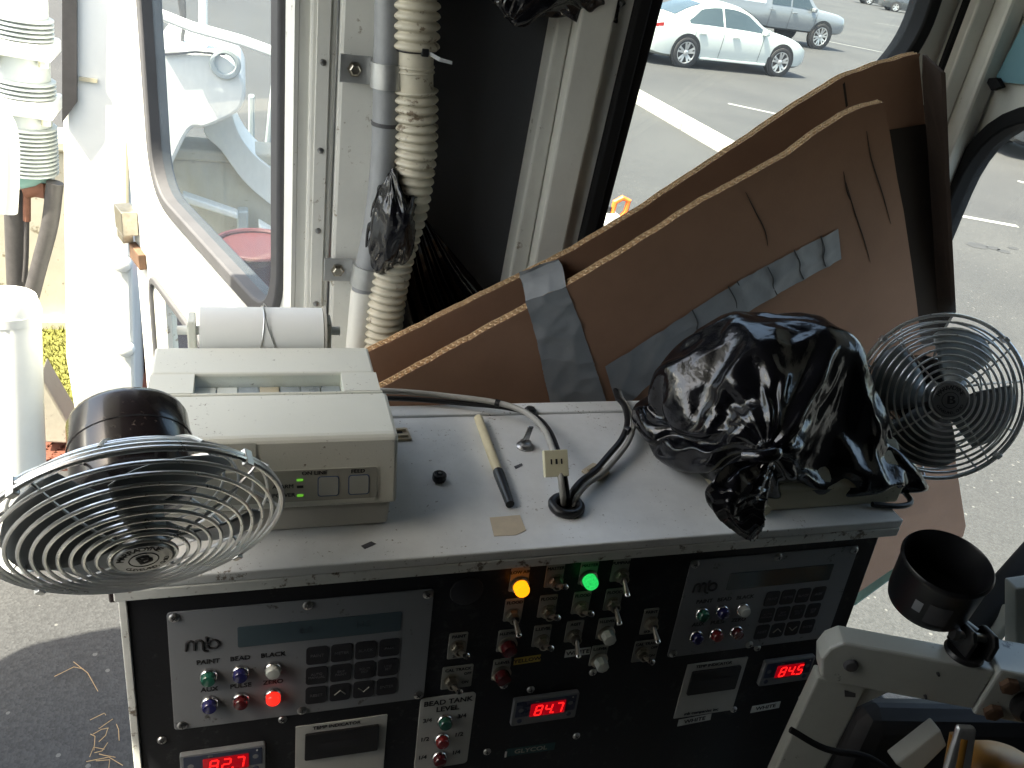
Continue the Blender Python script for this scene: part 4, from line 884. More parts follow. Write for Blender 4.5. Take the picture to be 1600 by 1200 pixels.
for dx, w2 in ((-.0062, .0016), (.0, .0024), (.0062, .0016)): MB().box(dx - w2 / 2, dx + w2 / 2, -.001, .005, .004, .0046, M_).build('plug_slot', 'ink', pg)
MB().tube(cab_path([(781, 631, .018), (774, 629, .018)]), .0052, 10).build('tie', 'black_plastic', g1, True)
g2 = thing('twin_cable', 'black and grey cable pair curving from grommet to behind the lid', 'cable', Q(890, 790))
pC = [(890, 797, -.01), (893, 772, .012), (908, 752, .014), (928, 737, .010), (950, 712, .014), (972, 685, .018), (980, 660, .016), (976, 636, .012), (966, 622, .004), (962, 610, -.03)]
MB().tube(cab_path(pC), .0040, 10).build('black_cable', 'cable_black', g2, True)
pD = [(894, 799, -.01), (900, 778, .010), (916, 758, .011), (938, 742, .010), (962, 717, .012), (983, 688, .016), (990, 662, .014), (984, 640, .010), (972, 624, .003), (968, 612, -.03)]
MB().tube(cab_path(pD), .0036, 10).build('grey_cable', 'cable_grey', g2, True)
MB().tube(cab_path([(983, 674, .018), (977, 671, .018)]), .006, 8).build('tie', 'black_plastic', g2)

# ================================================================== PRINTER
px0, px1, pyf, pyb, pz = -.100, .1415, .708, .902, 2.622
pr = thing('receipt_printer', 'beige panel printer with paper window standing on the console beside near fan', 'printer', (.02, .8, ZT))
pyc = .796
# lower case
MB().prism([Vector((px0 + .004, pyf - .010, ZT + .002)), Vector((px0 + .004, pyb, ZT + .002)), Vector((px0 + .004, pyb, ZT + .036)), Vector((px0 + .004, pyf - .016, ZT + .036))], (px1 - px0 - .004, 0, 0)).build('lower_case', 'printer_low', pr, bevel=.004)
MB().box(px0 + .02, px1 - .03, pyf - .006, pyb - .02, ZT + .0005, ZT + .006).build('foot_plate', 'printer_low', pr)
# upper front cover
MB().prism([Vector((px0, pyf - .020, ZT + .0375)), Vector((px0, pyc - .0008, ZT + .0375)), Vector((px0, pyc - .0008, pz)), Vector((px0, pyf + .006, pz - .001)), Vector((px0, pyf + .001, pz - .006))], (px1 - px0 + .006, 0, 0)).build('front_cover', 'printer', pr, bevel=.004)
# rear cover with window opening, made of four pieces round the hole
wx0, wx1 = atZ(304, 585, pz).x, atZ(533, 585, pz).x; wy0, wy1 = atZ(420, 612, pz).y, atZ(420, 583, pz).y
rc = MB().box(px0, px1 + .002, pyc, wy0, ZT + .0375, pz).build('rear_cover', 'printer', pr, bevel=.002)
MB().box(px0, px1 - .002, wy1, pyb, ZT + .0375, pz).build('rear_cover', 'printer', pr, bevel=.003)
MB().box(px0, wx0, wy0 + .0002, wy1 - .0002, ZT + .0375, pz - .0002).build('rear_cover', 'printer', pr)
MB().box(wx1, px1 - .0005, wy0 + .0002, wy1 - .0002, ZT + .0375, pz - .0002).build('rear_cover', 'printer', pr)
ba = MB().box(wx0, wx1, wy0, wy1, pz - .024, pz - .020).build('window_well', 'platen', pr)
n_ = 7
for k in range(n_):
    xa = wx0 + (wx1 - wx0) * k / n_; xb = xa + (wx1 - wx0) / n_ - .0015
    MB().box(xa + .0005, xb + .0005, wy0 + .002, wy1 - .002, pz - .0195, pz - .0165).build('ribbon_cell', 'paper' if k < 2 else ('clip_beige' if k == 3 else 'platen'), ba, bevel=.0006)
MB().add([(wx0, wy0, pz - .004), (wx1, wy0, pz - .004), (wx1, wy1, pz - .004), (wx0, wy1, pz - .004)], [(0, 1, 2, 3)]).build('clear_window', 'side_glass', pr)
# front label with buttons (front face leans: it is nearly upright)
ft, fb = Vector((0, pyf + .0010, pz - .006)), Vector((0, pyf - .020, ZT + .0375)); fu = (ft - fb).normalized()
FM = frame((px0, fb.y, fb.z), (1, 0, 0), fu); fo = FM.to_3x3() @ Vector((0, 0, 1)); fk = fo.dot(Vector((px0, fb.y, fb.z)))
def fpt(px, py): q = FM.inverted() @ onp(px, py, fo, fk); return q.x, q.y
def fplate(name, x0, x1, y0, y1, r, o0, o1, m, par): return MB().prism([FM @ Vector((a, b, o0)) for a, b in rrect(x0, x1, y0, y1, r, 4)], fo * (o1 - o0)).build(name, m, par)
lx1, ly1 = fpt(590, 729); lx0, ly0 = fpt(420, 783); _, ly0 = fpt(560, 778)
lab = fplate('button_label', .03, lx1, ly0, ly1, .003, .0005, .0011, 'printer_label', pr)
fplate('label_border', .028, lx1 + .002, ly0 - .0022, ly1 + .0006, .004, .0002, .0006, 'printer', pr)
for (a, b) in ((513, 759), (560.5, 756.5)):
    u, v = fpt(a, b); fplate('button_outline', u - .0108, u + .0108, v - .0108, v + .0108, .003, .0011, .0014, 'button_blue', lab); fplate('button', u - .0098, u + .0098, v - .0098, v + .0098, .0025, .0014, .0018, 'button_face', lab)
def ftext(t_, px, py, s): u, v = fpt(px, py); add_text(MB(), t_, FM @ Matrix.Translation((u, v, .0013)), s, .0003, 1.15).build('lettering', 'ink', lab)
ftext('ON LINE', 491, 738.5, .0056); ftext('FEED', 559, 735.5, .0056); ftext('ALARM', 442, 760, .0056); ftext('POWER', 443, 773.5, .0056)
for a, b, m in ((468.5, 749.5, 'led_green'), (468.8, 760, 'ink'), (469, 773.5, 'led_green')):
    u, v = fpt(a, b); fplate('status_led', u - .0032, u + .0032, v - .0013, v + .0013, .0005, .0011, .0016, m, lab)
u, v = fpt(345, 712); u2, _ = fpt(400, 705); nb = fplate('name_badge', u - .03, u2, v - .008, v + .012, .001, .0005, .001, 'printer', pr)
add_text(MB(), 'DPU-410', FM @ Matrix.Translation((u2 - .024, v + .0, .0012)), .010, .0003).build('lettering', 'ink', nb) if False else None
# paper roll on its spindle behind the printer
ry = .945
ra, rb = atY(313, 510, ry), atY(503, 510, ry); rz = ZT + .106; RR = .032
pro = thing('paper_roll', 'white paper roll on a spindle behind the printer', 'paper roll', (0, ry, rz))
X0, X1 = ra.x, rb.x
fx = axis_frame((X0, ry, rz), (1, 0, 0), (0, 0, 1)); LL = X1 - X0
MB().lathe([(.010, 0), (RR, 0), (RR, LL), (.010, LL)], 40, fx).build('paper', 'paper', pro, True)
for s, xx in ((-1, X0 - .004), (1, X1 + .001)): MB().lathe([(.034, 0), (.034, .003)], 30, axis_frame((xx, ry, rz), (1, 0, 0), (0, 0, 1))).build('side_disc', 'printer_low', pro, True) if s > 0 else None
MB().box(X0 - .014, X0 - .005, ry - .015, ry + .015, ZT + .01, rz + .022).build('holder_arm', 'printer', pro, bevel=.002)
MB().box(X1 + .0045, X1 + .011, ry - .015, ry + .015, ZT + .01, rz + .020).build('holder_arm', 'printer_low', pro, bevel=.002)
MB().tube([(X0 - .026, ry, rz + .004), (X1 + .022, ry, rz + .004)], .0055, 12).build('spindle', 'lip_white', pro, True)
pl_ = [(.03, -1.2), (.032, -.4), (.031, .2), (.03, .9), (.028, 1.5), (.026, 2.1), (.027, 2.8)]
MB().tube([Vector((atY(407, 500, ry).x + .004 * math.sin(a * 1.3), ry - (RR + .0012) * math.cos(a), rz + (RR + .0012) * math.sin(a))) for a in [i * .15 - .6 for i in range(24)]], .0007, 5).build('wire', 'steel', pro, True)
MB().tube([Vector((atY(428, 500, ry).x - .012 * math.sin(max(0, a)) , ry - (RR + .0012) * math.cos(a), rz + (RR + .004 * max(0, math.sin(a)) + .0012) * math.sin(a))) for a in [i * .15 - .6 for i in range(24)]], .0007, 5).build('wire', 'steel', pro, True)

# ================================================================== FANS
def fan(name, label, c, axis, up, R, motor_r, motor_l, blade_m, spin):
    # axis points from the motor to the badge; c: centre of widest ring
    F = axis_frame(c, axis, up)
    t = thing(name, label, 'fan', M=F); bulge = .24 * R
    prof = lambda q: bulge * (1 - q ** 2.4)             # height of front guard at radius fraction q
    fg = MB().ring((0, 0, 0), (0, 0, 1), R, .0021, 72, 8).build('front_guard', 'fan_wire', t, True, world=False)
    rings = 11
    for k in range(rings):
        q = .22 + (.99 - .22) * k / (rings - 1)
        MB().ring((0, 0, prof(q)), (0, 0, 1), R * q, .0016, 64, 6).build('guard_ring', 'fan_wire', fg, True, world=False)
    for k in range(4):
        a = k * math.pi / 2 + spin; MB().tube([(R * q * math.cos(a), R * q * math.sin(a), prof(q) - .0028) for q in [.18 + .82 * i / 14 for i in range(15)]], .0013, 6).build('guard_spoke', 'fan_wire', fg, True, world=False)
    bd = MB().lathe([(R * .20, bulge - .006), (R * .205, bulge - .001), (R * .19, bulge + .0022), (R * .02, bulge + .0032)], 36).build('badge', 'badge', fg, True, world=False)
    zb = bulge + .0036; rb_ = R * .2
    lt_ = MB()
    for txt, rr, a0, a1, sz, flip in (('MARRADYNE', rb_ * .74, 150, 30, rb_ * .36, 1), ('CLEVELAND, OHIO', rb_ * .76, 208, 332, rb_ * .24, -1)):
        for i, ch in enumerate(txt):
            a = R_(a0 + (a1 - a0) * i / (len(txt) - 1))
            add_text(lt_, ch, Matrix.Translation((rr * math.cos(a), rr * math.sin(a), zb - .0012)) @ Matrix.Rotation(a - flip * math.pi / 2, 4, 'Z'), sz, sz * .05)
    add_text(lt_, 'B', Matrix.Translation((0, 0, zb)) @ Matrix.Rotation(0, 4, 'Z'), rb_ * .72, rb_ * .05, 1.25)
    lt_.ring((0, 0, zb - .0008), (0, 0, 1), rb_ * .48, .0005, 32, 5); lt_.build('badge_lettering', 'ink', fg, world=False)
    bg = MB().ring((0, 0, -.004), (0, 0, 1), R * .995, .0019, 72, 8).build('rear_guard', 'fan_wire', t, True, world=False)
    dep = .042
    for q in (.62, .72, .82, .91): MB().ring((0, 0, -.004 - dep * (1 - q ** 3)), (0, 0, 1), R * q, .00135, 64, 6).build('guard_ring', 'fan_wire', bg, True, world=False)
    for k in range(10):
        a = 2 * math.pi * k / 10 + .2; MB().tube([(R * q * math.cos(a), R * q * math.sin(a), -.0065 - dep * (1 - q ** 3)) for q in [.45 + .55 * i / 8 for i in range(9)]], .0015, 6).build('guard_spoke', 'fan_wire', bg, True, world=False)
    for k in range(4):
        a = 2 * math.pi * k / 4 + spin + .12; MB().box(R * .965, R * 1.02, -.004, .004, -.009, .005, Matrix.Rotation(a, 4, 'Z')).build('guard_clip', 'fan_wire', t, bevel=.001, world=False)
    hub = MB().lathe([(R * .17, -.022), (R * .17, .006), (R * .13, .012), (.004, .014)], 28).build('hub', 'blade', t, True, world=False)
    for k in range(4):
        a = 2 * math.pi * k / 4 + spin + .55
        def fn(u, v):
            r = R * (.14 + .72 * v); th_ = a + (u - .5) * (1.30 - .14 * v) * (1 if v > .2 else .75 + v); lead = (u - .5)
            rr_ = r * (1 - .10 * (abs(2 * u - 1) ** 3) * (v ** 3)); return Vector((rr_ * math.cos(th_), rr_ * math.sin(th_), -.004 + lead * .036 * (1 - .3 * v) + .006 * math.sin(v * 3)))
        o = MB().grid(fn, 12, 8).build('blade', blade_m, t, True, world=False); sd = o.modifiers.new('solid', 'SOLIDIFY'); sd.thickness = .0012
    mo = MB().lathe([(motor_r * .55, -.024), (motor_r * .96, -.030), (motor_r, -.034), (motor_r, -.034 - motor_l * .55), (motor_r * 1.02, -.034 - motor_l * .56), (motor_r * 1.02, -.034 - motor_l * .60), (motor_r, -.034 - motor_l * .61), (motor_r * .995, -.034 - motor_l * .90), (motor_r * .95, -.034 - motor_l * .97), (motor_r * .86, -.034 - motor_l), (motor_r * .3, -.036 - motor_l)], 44).build('motor', 'motor', t, True, world=False, angle=50)
    return t, F
# near fan: badge seen at 65 degrees
c1 = atD(219, 823, .665); vd = (c1 - CAM).normalized()
upi = -cd - vd * (-cd).dot(vd); upi.normalize(); ri = vd.cross(upi)
ax1 = (-vd * math.cos(R_(61)) - upi * math.sin(R_(61)) + ri * .09).normalized()
f1_, F1 = fan('desk_fan', 'chrome caged fan tilted downwards with black motor above printer side', c1, ax1, cr, .1115, .0485, .074, 'blade', R_(200))
# bracket of the near fan, down to the console end
mt = F1 @ Vector((0, 0, -.075)); MB().tube([mt, mt + Vector((-.02, .10, -.06)), Vector((CX0 - .014, .715, 2.50)), Vector((CX0 - .012, .715, 2.46))], .008, 10).build('bracket', 'motor', f1_, True)
MB().box(CX0 - .020, CX0 - .0065, .69, .74, 2.44, 2.485).build('bracket_plate', 'motor', f1_, bevel=.002)
c2 = atD(1470, 621, 1.11); vd = (c2 - CAM).normalized(); upi = -cd - vd * (-cd).dot(vd); upi.normalize(); ri = vd.cross(upi); ri = ri if ri.dot(cr) > 0 else -ri
ax2 = (-vd * math.cos(R_(24)) + ri * math.sin(R_(24)) * .92 - upi * math.sin(R_(24)) * .30).normalized()
f2_, F2 = fan('desk_fan', 'chrome caged fan with dark blades facing out beside the black bag', c2, ax2, cr, .1105, .050, .07, 'blade', R_(38))
mt = F2 @ Vector((0, 0, -.07)); MB().tube([mt, mt + Vector((0, .02, -.07)), Vector((mt.x - .02, .93, ZT + .01)), Vector((CX1 - .05, .93, ZT + .004))], .008, 10).build('bracket', 'motor', f2_, True)

# ================================================================== SECOND PRINTER UNDER THE BAG
b0 = atZ(1190, 806, ZT)
pq = thing('bagged_printer', 'yellowed beige printer case mostly hidden beneath the black bag', 'printer', (.67, .77, ZT))
bx0, bx1, by0, by1 = .548, .806, .672, .872
MB().prism([Vector((bx0 + .006, by0 + .004, ZT + .001)), Vector((bx1 - .004, by0 + .004, ZT + .001)), Vector((bx1 - .004, by1, ZT + .001)), Vector((bx0 + .006, by1, ZT + .001))], (0, 0, .030)).build('lower_case', 'beige', pq, bevel=.003)
vs_ = [(bx0, by0), (bx1, by0), (bx1, by1), (bx0, by1)]
top_ = [(bx0 + .012, by0 + .035), (bx1 - .012, by0 + .035), (bx1 - .012, by1 - .01), (bx0 + .012, by1 - .01)]
MB().add([Vector((x, y, ZT + .0315)) for x, y in vs_] + [Vector((x, y, ZT + .078)) for x, y in top_], [(3, 2, 1, 0), (4, 5, 6, 7), (0, 1, 5, 4), (1, 2, 6, 5), (2, 3, 7, 6), (3, 0, 4, 7)]).build('upper_case', 'beige', pq, bevel=.004)
MB().box(bx0 + .030, bx0 + .034, by0 - .0015, by0 + .012, ZT + .028, ZT + .05).build('case_rib', 'beige', pq)
MB().prism([atZ(1112, 712, ZT + .004), atZ(1122, 706, ZT + .004), atZ(1200, 790, ZT + .004), atZ(1190, 800, ZT + .004)], (0, 0, .006)).build('side_rail', 'beige', pq, bevel=.001)
MB().tube([(bx0 + .045, by0 - .008, ZT + .012), (bx0 + .045, by0 + .01, ZT + .012)], .007, 12).build('thumb_screw', 'beige', pq, True)
MB().tube(catmull([(bx1 - .05, by0 - .002, ZT + .006), (bx1 - .01, by0 - .008, ZT + .005), (bx1 + .016, by0 + .004, ZT + .004), (bx1 + .02, by0 + .05, ZT + .004)], 6), .0038, 8).build('power_lead', 'cable_black', pq, True)

# ================================================================== BAGS
def crumple(p, s, seed):
    q = Vector((p.x * s + seed, p.y * s, p.z * s)); q = q + noise.noise_vector(q * .7) * .5
    d = noise.voronoi(q)[0]; return 1 + .9 * (d[0] - .45) + .5 * max(-.6, .28 - (d[1] - d[0])) 
# a plastic bag settled by a short cloth run: rings of vertices round the knot, draped over a lumpy core
kn_ = atY(1190, 708, .655)
def settle_bag(NPH, NRG, frames):
    S = 10.0; c0 = Vector((.640, .792, ZT + .105)); rad = (.178, .116, .112); ax = kn_ - c0; D_ = ax.length; F = axis_frame(c0, ax).to_3x3(); vs = []
    for j in range(NRG):
        al = math.pi * (.018 + .955 * (j / (NRG - 1)) ** .9)
        for i in range(NPH):
            ph = 2 * math.pi * i / NPH; d = F @ Vector((math.sin(al) * math.cos(ph), math.sin(al) * math.sin(ph), math.cos(al)))
            e = 1 / math.sqrt((d.x / rad[0]) ** 2 + (d.y / rad[1]) ** 2 + (d.z / rad[2]) ** 2); k = math.exp(-(al / .40) ** 1.4); e = e * (1 - k) + D_ * k
            pleat = .10 * math.exp(-((al - .5) / .6) ** 2) * (1 - k) * (abs(math.sin(4.5 * ph + 1)) + .5 * abs(math.sin(8 * ph)) - .7)
            p = c0 + d * e * (1 + .08 * noise.noise(d * 2.4) + .05 * noise.noise(d * 5) + pleat)
            if d.x > 0 and d.z < .25: q = min(1, d.x * 1.2) * min(1, (.25 - d.z) * 1.6); p = p + Vector((.075 * q, -.05 * q, -.02 * q))
            p.z = max(p.z, ZT + .004); vs.append(p * S)
    fs = [(j * NPH + i, j * NPH + (i + 1) % NPH, (j + 1) * NPH + (i + 1) % NPH, (j + 1) * NPH + i) for j in range(NRG - 1) for i in range(NPH)]
    s2 = sc; junk = []
    def put(v_, f_, nm):
        me = bpy.data.meshes.new(nm); me.from_pydata(v_, [], f_); me.update(); o = bpy.data.objects.new(nm, me); s2.collection.objects.link(o); junk.append(o); return o
    def collider(o, fr): o.modifiers.new('c', 'COLLISION'); o.collision.thickness_outer = .02; o.collision.cloth_friction = fr
    fl = MB().box(-3, 12, 4, 14, (ZT - .1) * S, ZT * S); collider(put(fl.v, fl.f, 'floor_collider'), 20)
    cm = []
    for j in range(25):
        for i in range(40):
            a, b = math.pi * (j + .02) / 24.04, 2 * math.pi * i / 40; d = Vector((math.sin(a) * math.cos(b), math.sin(a) * math.sin(b), math.cos(a)))
            lf = min(.97, .80 + .34 * noise.noise(d * 1.7 + Vector((3, 1, 7))) + .06 * noise.noise(d * 3.5)); cm.append((c0 + Vector((d.x * rad[0] * lf * .93, d.y * rad[1] * lf, d.z * rad[2] * lf * 1.08))) * S)
    collider(put(cm, [(j * 40 + i, (j + 1) * 40 + i, (j + 1) * 40 + (i + 1) % 40, j * 40 + (i + 1) % 40) for j in range(24) for i in range(40)], 'core_collider'), 10)
    o = put(vs, fs, 'cloth'); vg = o.vertex_groups.new(name='pin'); vg.add([k for k in range(len(vs)) if k < 3 * NPH or vs[k].z < (ZT + .012) * S], 1.0, 'REPLACE')
    m = o.modifiers.new('cloth', 'CLOTH'); cs = m.settings
    cs.quality = 7; cs.mass = .3; cs.tension_stiffness = 60; cs.compression_stiffness = 60; cs.shear_stiffness = 10; cs.tension_damping = 8; cs.compression_damping = 8; cs.shear_damping = 8
    cs.bending_model = 'ANGULAR'; cs.bending_stiffness = .02; cs.air_damping = 4; cs.vertex_group_mass = 'pin'; cs.shrink_min = -.12
    m.collision_settings.use_self_collision = False; m.collision_settings.distance_min = .02
    m.point_cache.frame_end = frames; s2.frame_end = frames
    for f in range(1, frames + 1): s2.frame_set(f)
    ev = o.evaluated_get(bpy.context.evaluated_depsgraph_get()).data; out = [v.co / S for v in ev.vertices]
    for q in junk: bpy.data.objects.remove(q)
    s2.frame_end = 250; s2.frame_set(1); return out
NPH, NRG = 96, 62
BP = settle_bag(NPH, NRG, 42)
BF = [(j * NPH + i, j * NPH + (i + 1) % NPH, (j + 1) * NPH + (i + 1) % NPH, (j + 1) * NPH + i) for j in range(NRG - 1) for i in range(NPH)]
BF += [tuple(i for i in range(NPH)), tuple((NRG - 1) * NPH + i for i in range(NPH - 1, -1, -1))]
def bag_obj(fn, parent, name='bag_body'):
    o = MB().add([fn(q) for q in BP], BF).build(name, 'bag', parent, True, angle=0); m_ = o.modifiers.new('sub', 'SUBSURF'); m_.levels = 1; m_.render_levels = 1; return o
bg1 = thing('garbage_bag', 'large black plastic bag knotted in front, over the beige printer', 'plastic bag', (.6, .8, ZT))
bag_obj(lambda q: Vector((q.x if q.x > .6 else .6 - (.6 - q.x) * .86, q.y, q.z)), bg1)
# knot and tail
kb_ = MB(); kb_.tube(catmull([kn_ + Vector(q) for q in ((-.018, .004, -.006), (-.006, -.012, .004), (.010, -.010, .007), (.016, .004, -.003), (.004, -.006, -.010), (-.010, -.010, -.004))], 6), .0085, 10).build('knot', 'bag', bg1, True)
tl = [kn_ + Vector((0, -.004, -.004)), atY(1160, 745, .640), atY(1148, 785, .634), atY(1160, 815, .630), atY(1180, 842, .630)]
def tailfn(u, v):
    pth = catmull(tl, 10); q = pth[min(len(pth) - 1, int(v * (len(pth) - 1)))]; wd = .007 + .030 * math.sin(min(1, v * 1.03) * math.pi) ** .7 * (1.1 - .35 * v)
    a = 2 * math.pi * u; f_ = .85 + .40 * (1 - abs(math.sin(2.0 * a + v * 1.2))) + .05 * math.sin(7 * a + v * 5)
    p = q + Vector((math.cos(a) * wd * f_ * .9, math.sin(a) * wd * .38 * f_, .004 * math.sin(5 * a)))
    return p + Vector((0, -1, 0)) * .012 * (crumple(p, 20, 8) - 1)
MB().grid(tailfn, 70, 50, True).build('tail', 'bag', bg1, True, angle=0)
# crumpled bag tied round the hose
hb = thing('tied_plastic_bag', 'small crumpled black plastic bag wrapped round the corrugated hose', 'plastic bag', atY(615, 350, YW - .06))
k2 = atY(622, 268, YW - .07); bc2 = atY(604, 372, YW - .078); sp_ = (bc2 - k2).length
def hose_bag(q):
    # knot up: old knot axis turned to point up, narrowed
    d = q - kn_; return k2 + Vector((d.x * .21 - .012 - .1 * d.y * .3, -d.z * .30 + .004, -d.y * .54 + .0)) + (bc2 - k2) * min(1, max(0, d.y / .3)) * .25
bag_obj(hose_bag, hb)
def sheet(pts_top, pts_bot, Y0, Y1, seed, name, par):
    A_ = catmull([atY(a, b, Y0) for a, b in pts_top], 10); B_ = catmull([atY(a, b, Y1) for a, b in pts_bot], 10); n = min(len(A_), len(B_))
    def fn(u, v):
        i = u * (n - 1); k_ = int(min(n - 2, i)); f_ = i - k_; a = A_[k_].lerp(A_[k_ + 1], f_); b = B_[k_].lerp(B_[k_ + 1], f_); p = a.lerp(b, v)
        fold = (1 - abs(math.sin(u * 15 + 1.2 * math.sin(v * 3) + seed))) ** 2
        return p + Vector((0, -.022 * fold * (.2 + v) - .012 * (crumple(p, 12, seed) - 1), 0))
    return MB().grid(fn, 90, 60).build(name, 'bag', par, True, angle=0)
sheet([(612, 270), (628, 290), (640, 300), (655, 330)], [(640, 520), (690, 505), (720, 490), (770, 470)], YW - .02, YW + .0, 2, 'bag_skirt', hb)
hb2 = thing('plastic_bag', 'black plastic bag bulging over the dark panel at the top edge', 'plastic bag', atY(800, 20, YW))
k3 = atY(800, 40, YW - .045)
bag_obj(lambda q: Vector(((q.x - kn_.x) * .60 + k3.x, k3.y - (q.z - kn_.z) * .25 + .03, k3.z + (q.y - kn_.y) * .62)), hb2)

# ================================================================== CORRUGATED HOSE
hz = thing('corrugated_hose', 'cream corrugated hose running down beside the grey conduit', 'hose', atY(600, 560, YW - .04))
hp = catmull([atY(a, b, YW - .045) for a, b in ((651, -220), (651, -60), (650, 60), (649, 110), (650, 170), (649, 240), (638, 320), (616, 400), (603, 470), (595, 560), (590, 660))], 40)
acc = [0]
for i in range(1, len(hp)): acc.append(acc[-1] + (hp[i] - hp[i - 1]).length)
def hose_seg(i0, i1, rb_, amp, name):
    P2, r2 = [], []; L0 = acc[i0]; pitch = .0122
    L1 = acc[i1]; n = int((L1 - L0) / pitch * 8); k = i0
    for s in range(n + 1):
        l = L0 + (L1 - L0) * s / n
        while k < i1 - 1 and acc[k + 1] < l: k += 1
        f_ = (l - acc[k]) / max(1e-9, acc[k + 1] - acc[k]); P2.append(hp[k].lerp(hp[k + 1], f_)); r2.append(rb_ + amp * (abs(math.cos(math.pi * (l - L0) / pitch)) ** .7 - .5))
    MB().tube(P2, r2, 24).build(name, 'hose_cream', hz, True, angle=0)
def idx(py):
    best = min(range(len(hp)), key=lambda i: abs(projy(hp[i]) - py)); return best
def projy(p): q = p - CAM; return q.dot(cd) / q.dot(cf) * FPX + 600
i1, i2 = idx(78), idx(140)
hose_seg(0, i1, .0275, .0085, 'corrugated_length'); hose_seg(i2, len(hp) - 1, .0265, .0085, 'corrugated_length')
MB().tube(hp[i1:i2 + 1], .0240, 24).build('cuff', 'hose_cream', hz, True)
c = hp[idx(104)]; d_ = (hp[idx(110)] - hp[idx(98)]).normalized()
MB().ring(c, d_, .0243, .0018, 32, 6).build('cuff_ridge', 'hose_cream', hz, True)
c = hp[idx(112)]; MB().ring(c, d_, .0243, .0018, 32, 6).build('cuff_ridge', 'hose_cream', hz, True)
zt_ = thing('cable_tie', 'black cable tie strapping the corrugated hose, its tail sticking out', 'cable tie', atY(650, 76, YW - .05))
c = hp[idx(77)]; MB().ring(c, d_, .0262, .0019, 36, 6).build('loop', 'cable_black', zt_, True)
e = atY(664, 82, YW - .074); MB().box(-.0045, .0045, -.004, .004, -.005, .005, Matrix.Translation(e)).build('head', 'cable_black', zt_, bevel=.001)
MB().prism([e + Vector((.004, -.001, .0025)), atY(688, 90, YW - .085), atY(707, 96, YW - .09), atY(706, 101, YW - .09), atY(686, 96, YW - .085), e + Vector((.004, -.001, -.0025))], (0, .0015, 0)).build('tail', 'conduit_grey', zt_)

# ================================================================== CARDBOARD
cdb = thing('cardboard_box', 'big flattened brown double wall cardboard box wedged behind the console', 'cardboard', (.7, 1.06, 1.9))
def resample(P, n):
    L_ = [0]
    for i in range(1, len(P)): L_.append(L_[-1] + (P[i] - P[i - 1]).length)
    out = []; k = 0
    for s in range(n):
        l = L_[-1] * s / (n - 1)
        while k < len(P) - 2 and L_[k + 1] < l: k += 1
        out.append(P[k].lerp(P[k + 1], (l - L_[k]) / max(1e-9, L_[k + 1] - L_[k])))
    return out, L_[-1]
def card(name, top, rest, Y, th, mname='card'):
    T = [atY(a, b, Y) for a, b in top]; Rr = [atY(a, b, Y) for a, b in rest]
    wob = lambda q: q + Vector((0, .006 * noise.noise(q * 5), 0))
    TT, L_ = resample(T, 70)
    TT = [q + Vector((0, 0, .0022 * noise.noise(Vector((q.x * 38, 1, Y))) + .0012 * noise.noise(Vector((q.x * 120, 2, Y))))) for q in TT]
    poly = TT + Rr
    core = MB().prism([q - Vector((0, 0, .005)) if i < len(TT) else q for i, q in enumerate(poly)], (0, th, 0)).build(name, mname, cdb)
    # the cut top edge: liners and two rows of flutes
    dn_ = Vector((0, 0, -.010)); up_ = Vector((0, 0, 0))
    for o0, o1 in ((-.0004, .0007), (th * .5 - .0004, th * .5 + .0004), (th - .0007, th + .0004)):
        mb = MB(); n = len(TT)
        vs = [q + Vector((0, o, 0)) + z for o in (o0, o1) for z in (up_, dn_) for q in TT]
        fs = [(i, i + 1, n + i + 1, n + i) for i in range(n - 1)] + [(2 * n + i + 1, 2 * n + i, 3 * n + i, 3 * n + i + 1) for i in range(n - 1)] + [(i + 1, i, 2 * n + i, 2 * n + i + 1) for i in range(n - 1)]
        mb.add(vs, fs).build('liner', 'card', core) if o0 < 0 else mb.add(vs, fs).build('liner', 'card_core', core)
    for lo, hi, ph, pit in ((.0008, th * .5 - .0005, 0, .0105), (th * .5 + .0005, th - .0008, 1.1, .0088)):
        n = int(L_ / pit * 8); S, _ = resample(TT, n); mb = MB(); vs = []
        for dz in (-.0006, -.0095):
            for w2 in (-.00035, .00035):
                for i, q in enumerate(S): vs.append(q + Vector((0, (lo + hi) / 2 + (hi - lo) / 2 * math.sin(2 * math.pi * i / 8 + ph) + w2, dz)))
        fs = [(i, i + 1, n + i + 1, n + i) for i in range(n - 1)] + [(i, 2 * n + i, 2 * n + i + 1, i + 1) for i in range(n - 1)] + [(n + i, n + i + 1, 3 * n + i + 1, 3 * n + i) for i in range(n - 1)]
        mb.add(vs, fs).build('flute', 'card_core', core)
    return core
YF, YB, TH = 1.030, 1.095, .0150
fs_ = card('front_sheet', [(540, 636), (593, 608), (700, 549), (817, 486), (885, 447), (962, 402), (1097, 316), (1165, 279), (1232, 242), (1272, 211), (1320, 180), (1350, 167), (1382, 159)], [(1390, 205), (1402, 280), (1412, 330), (1424, 410), (1432, 470), (1442, 560), (1448, 700), (1450, 800), (1000, 900), (540, 900)], YF, TH)
bs_ = card('back_sheet', [(540, 567), (571, 553), (700, 489), (808, 436), (900, 389), (1000, 328), (1145, 232), (1240, 168), (1320, 119), (1380, 98), (1438, 83)], [(1456, 300), (1474, 500), (1490, 700), (1509, 822), (1505, 838), (1494, 846), (1345, 926), (1200, 960), (540, 900)], YB, TH)
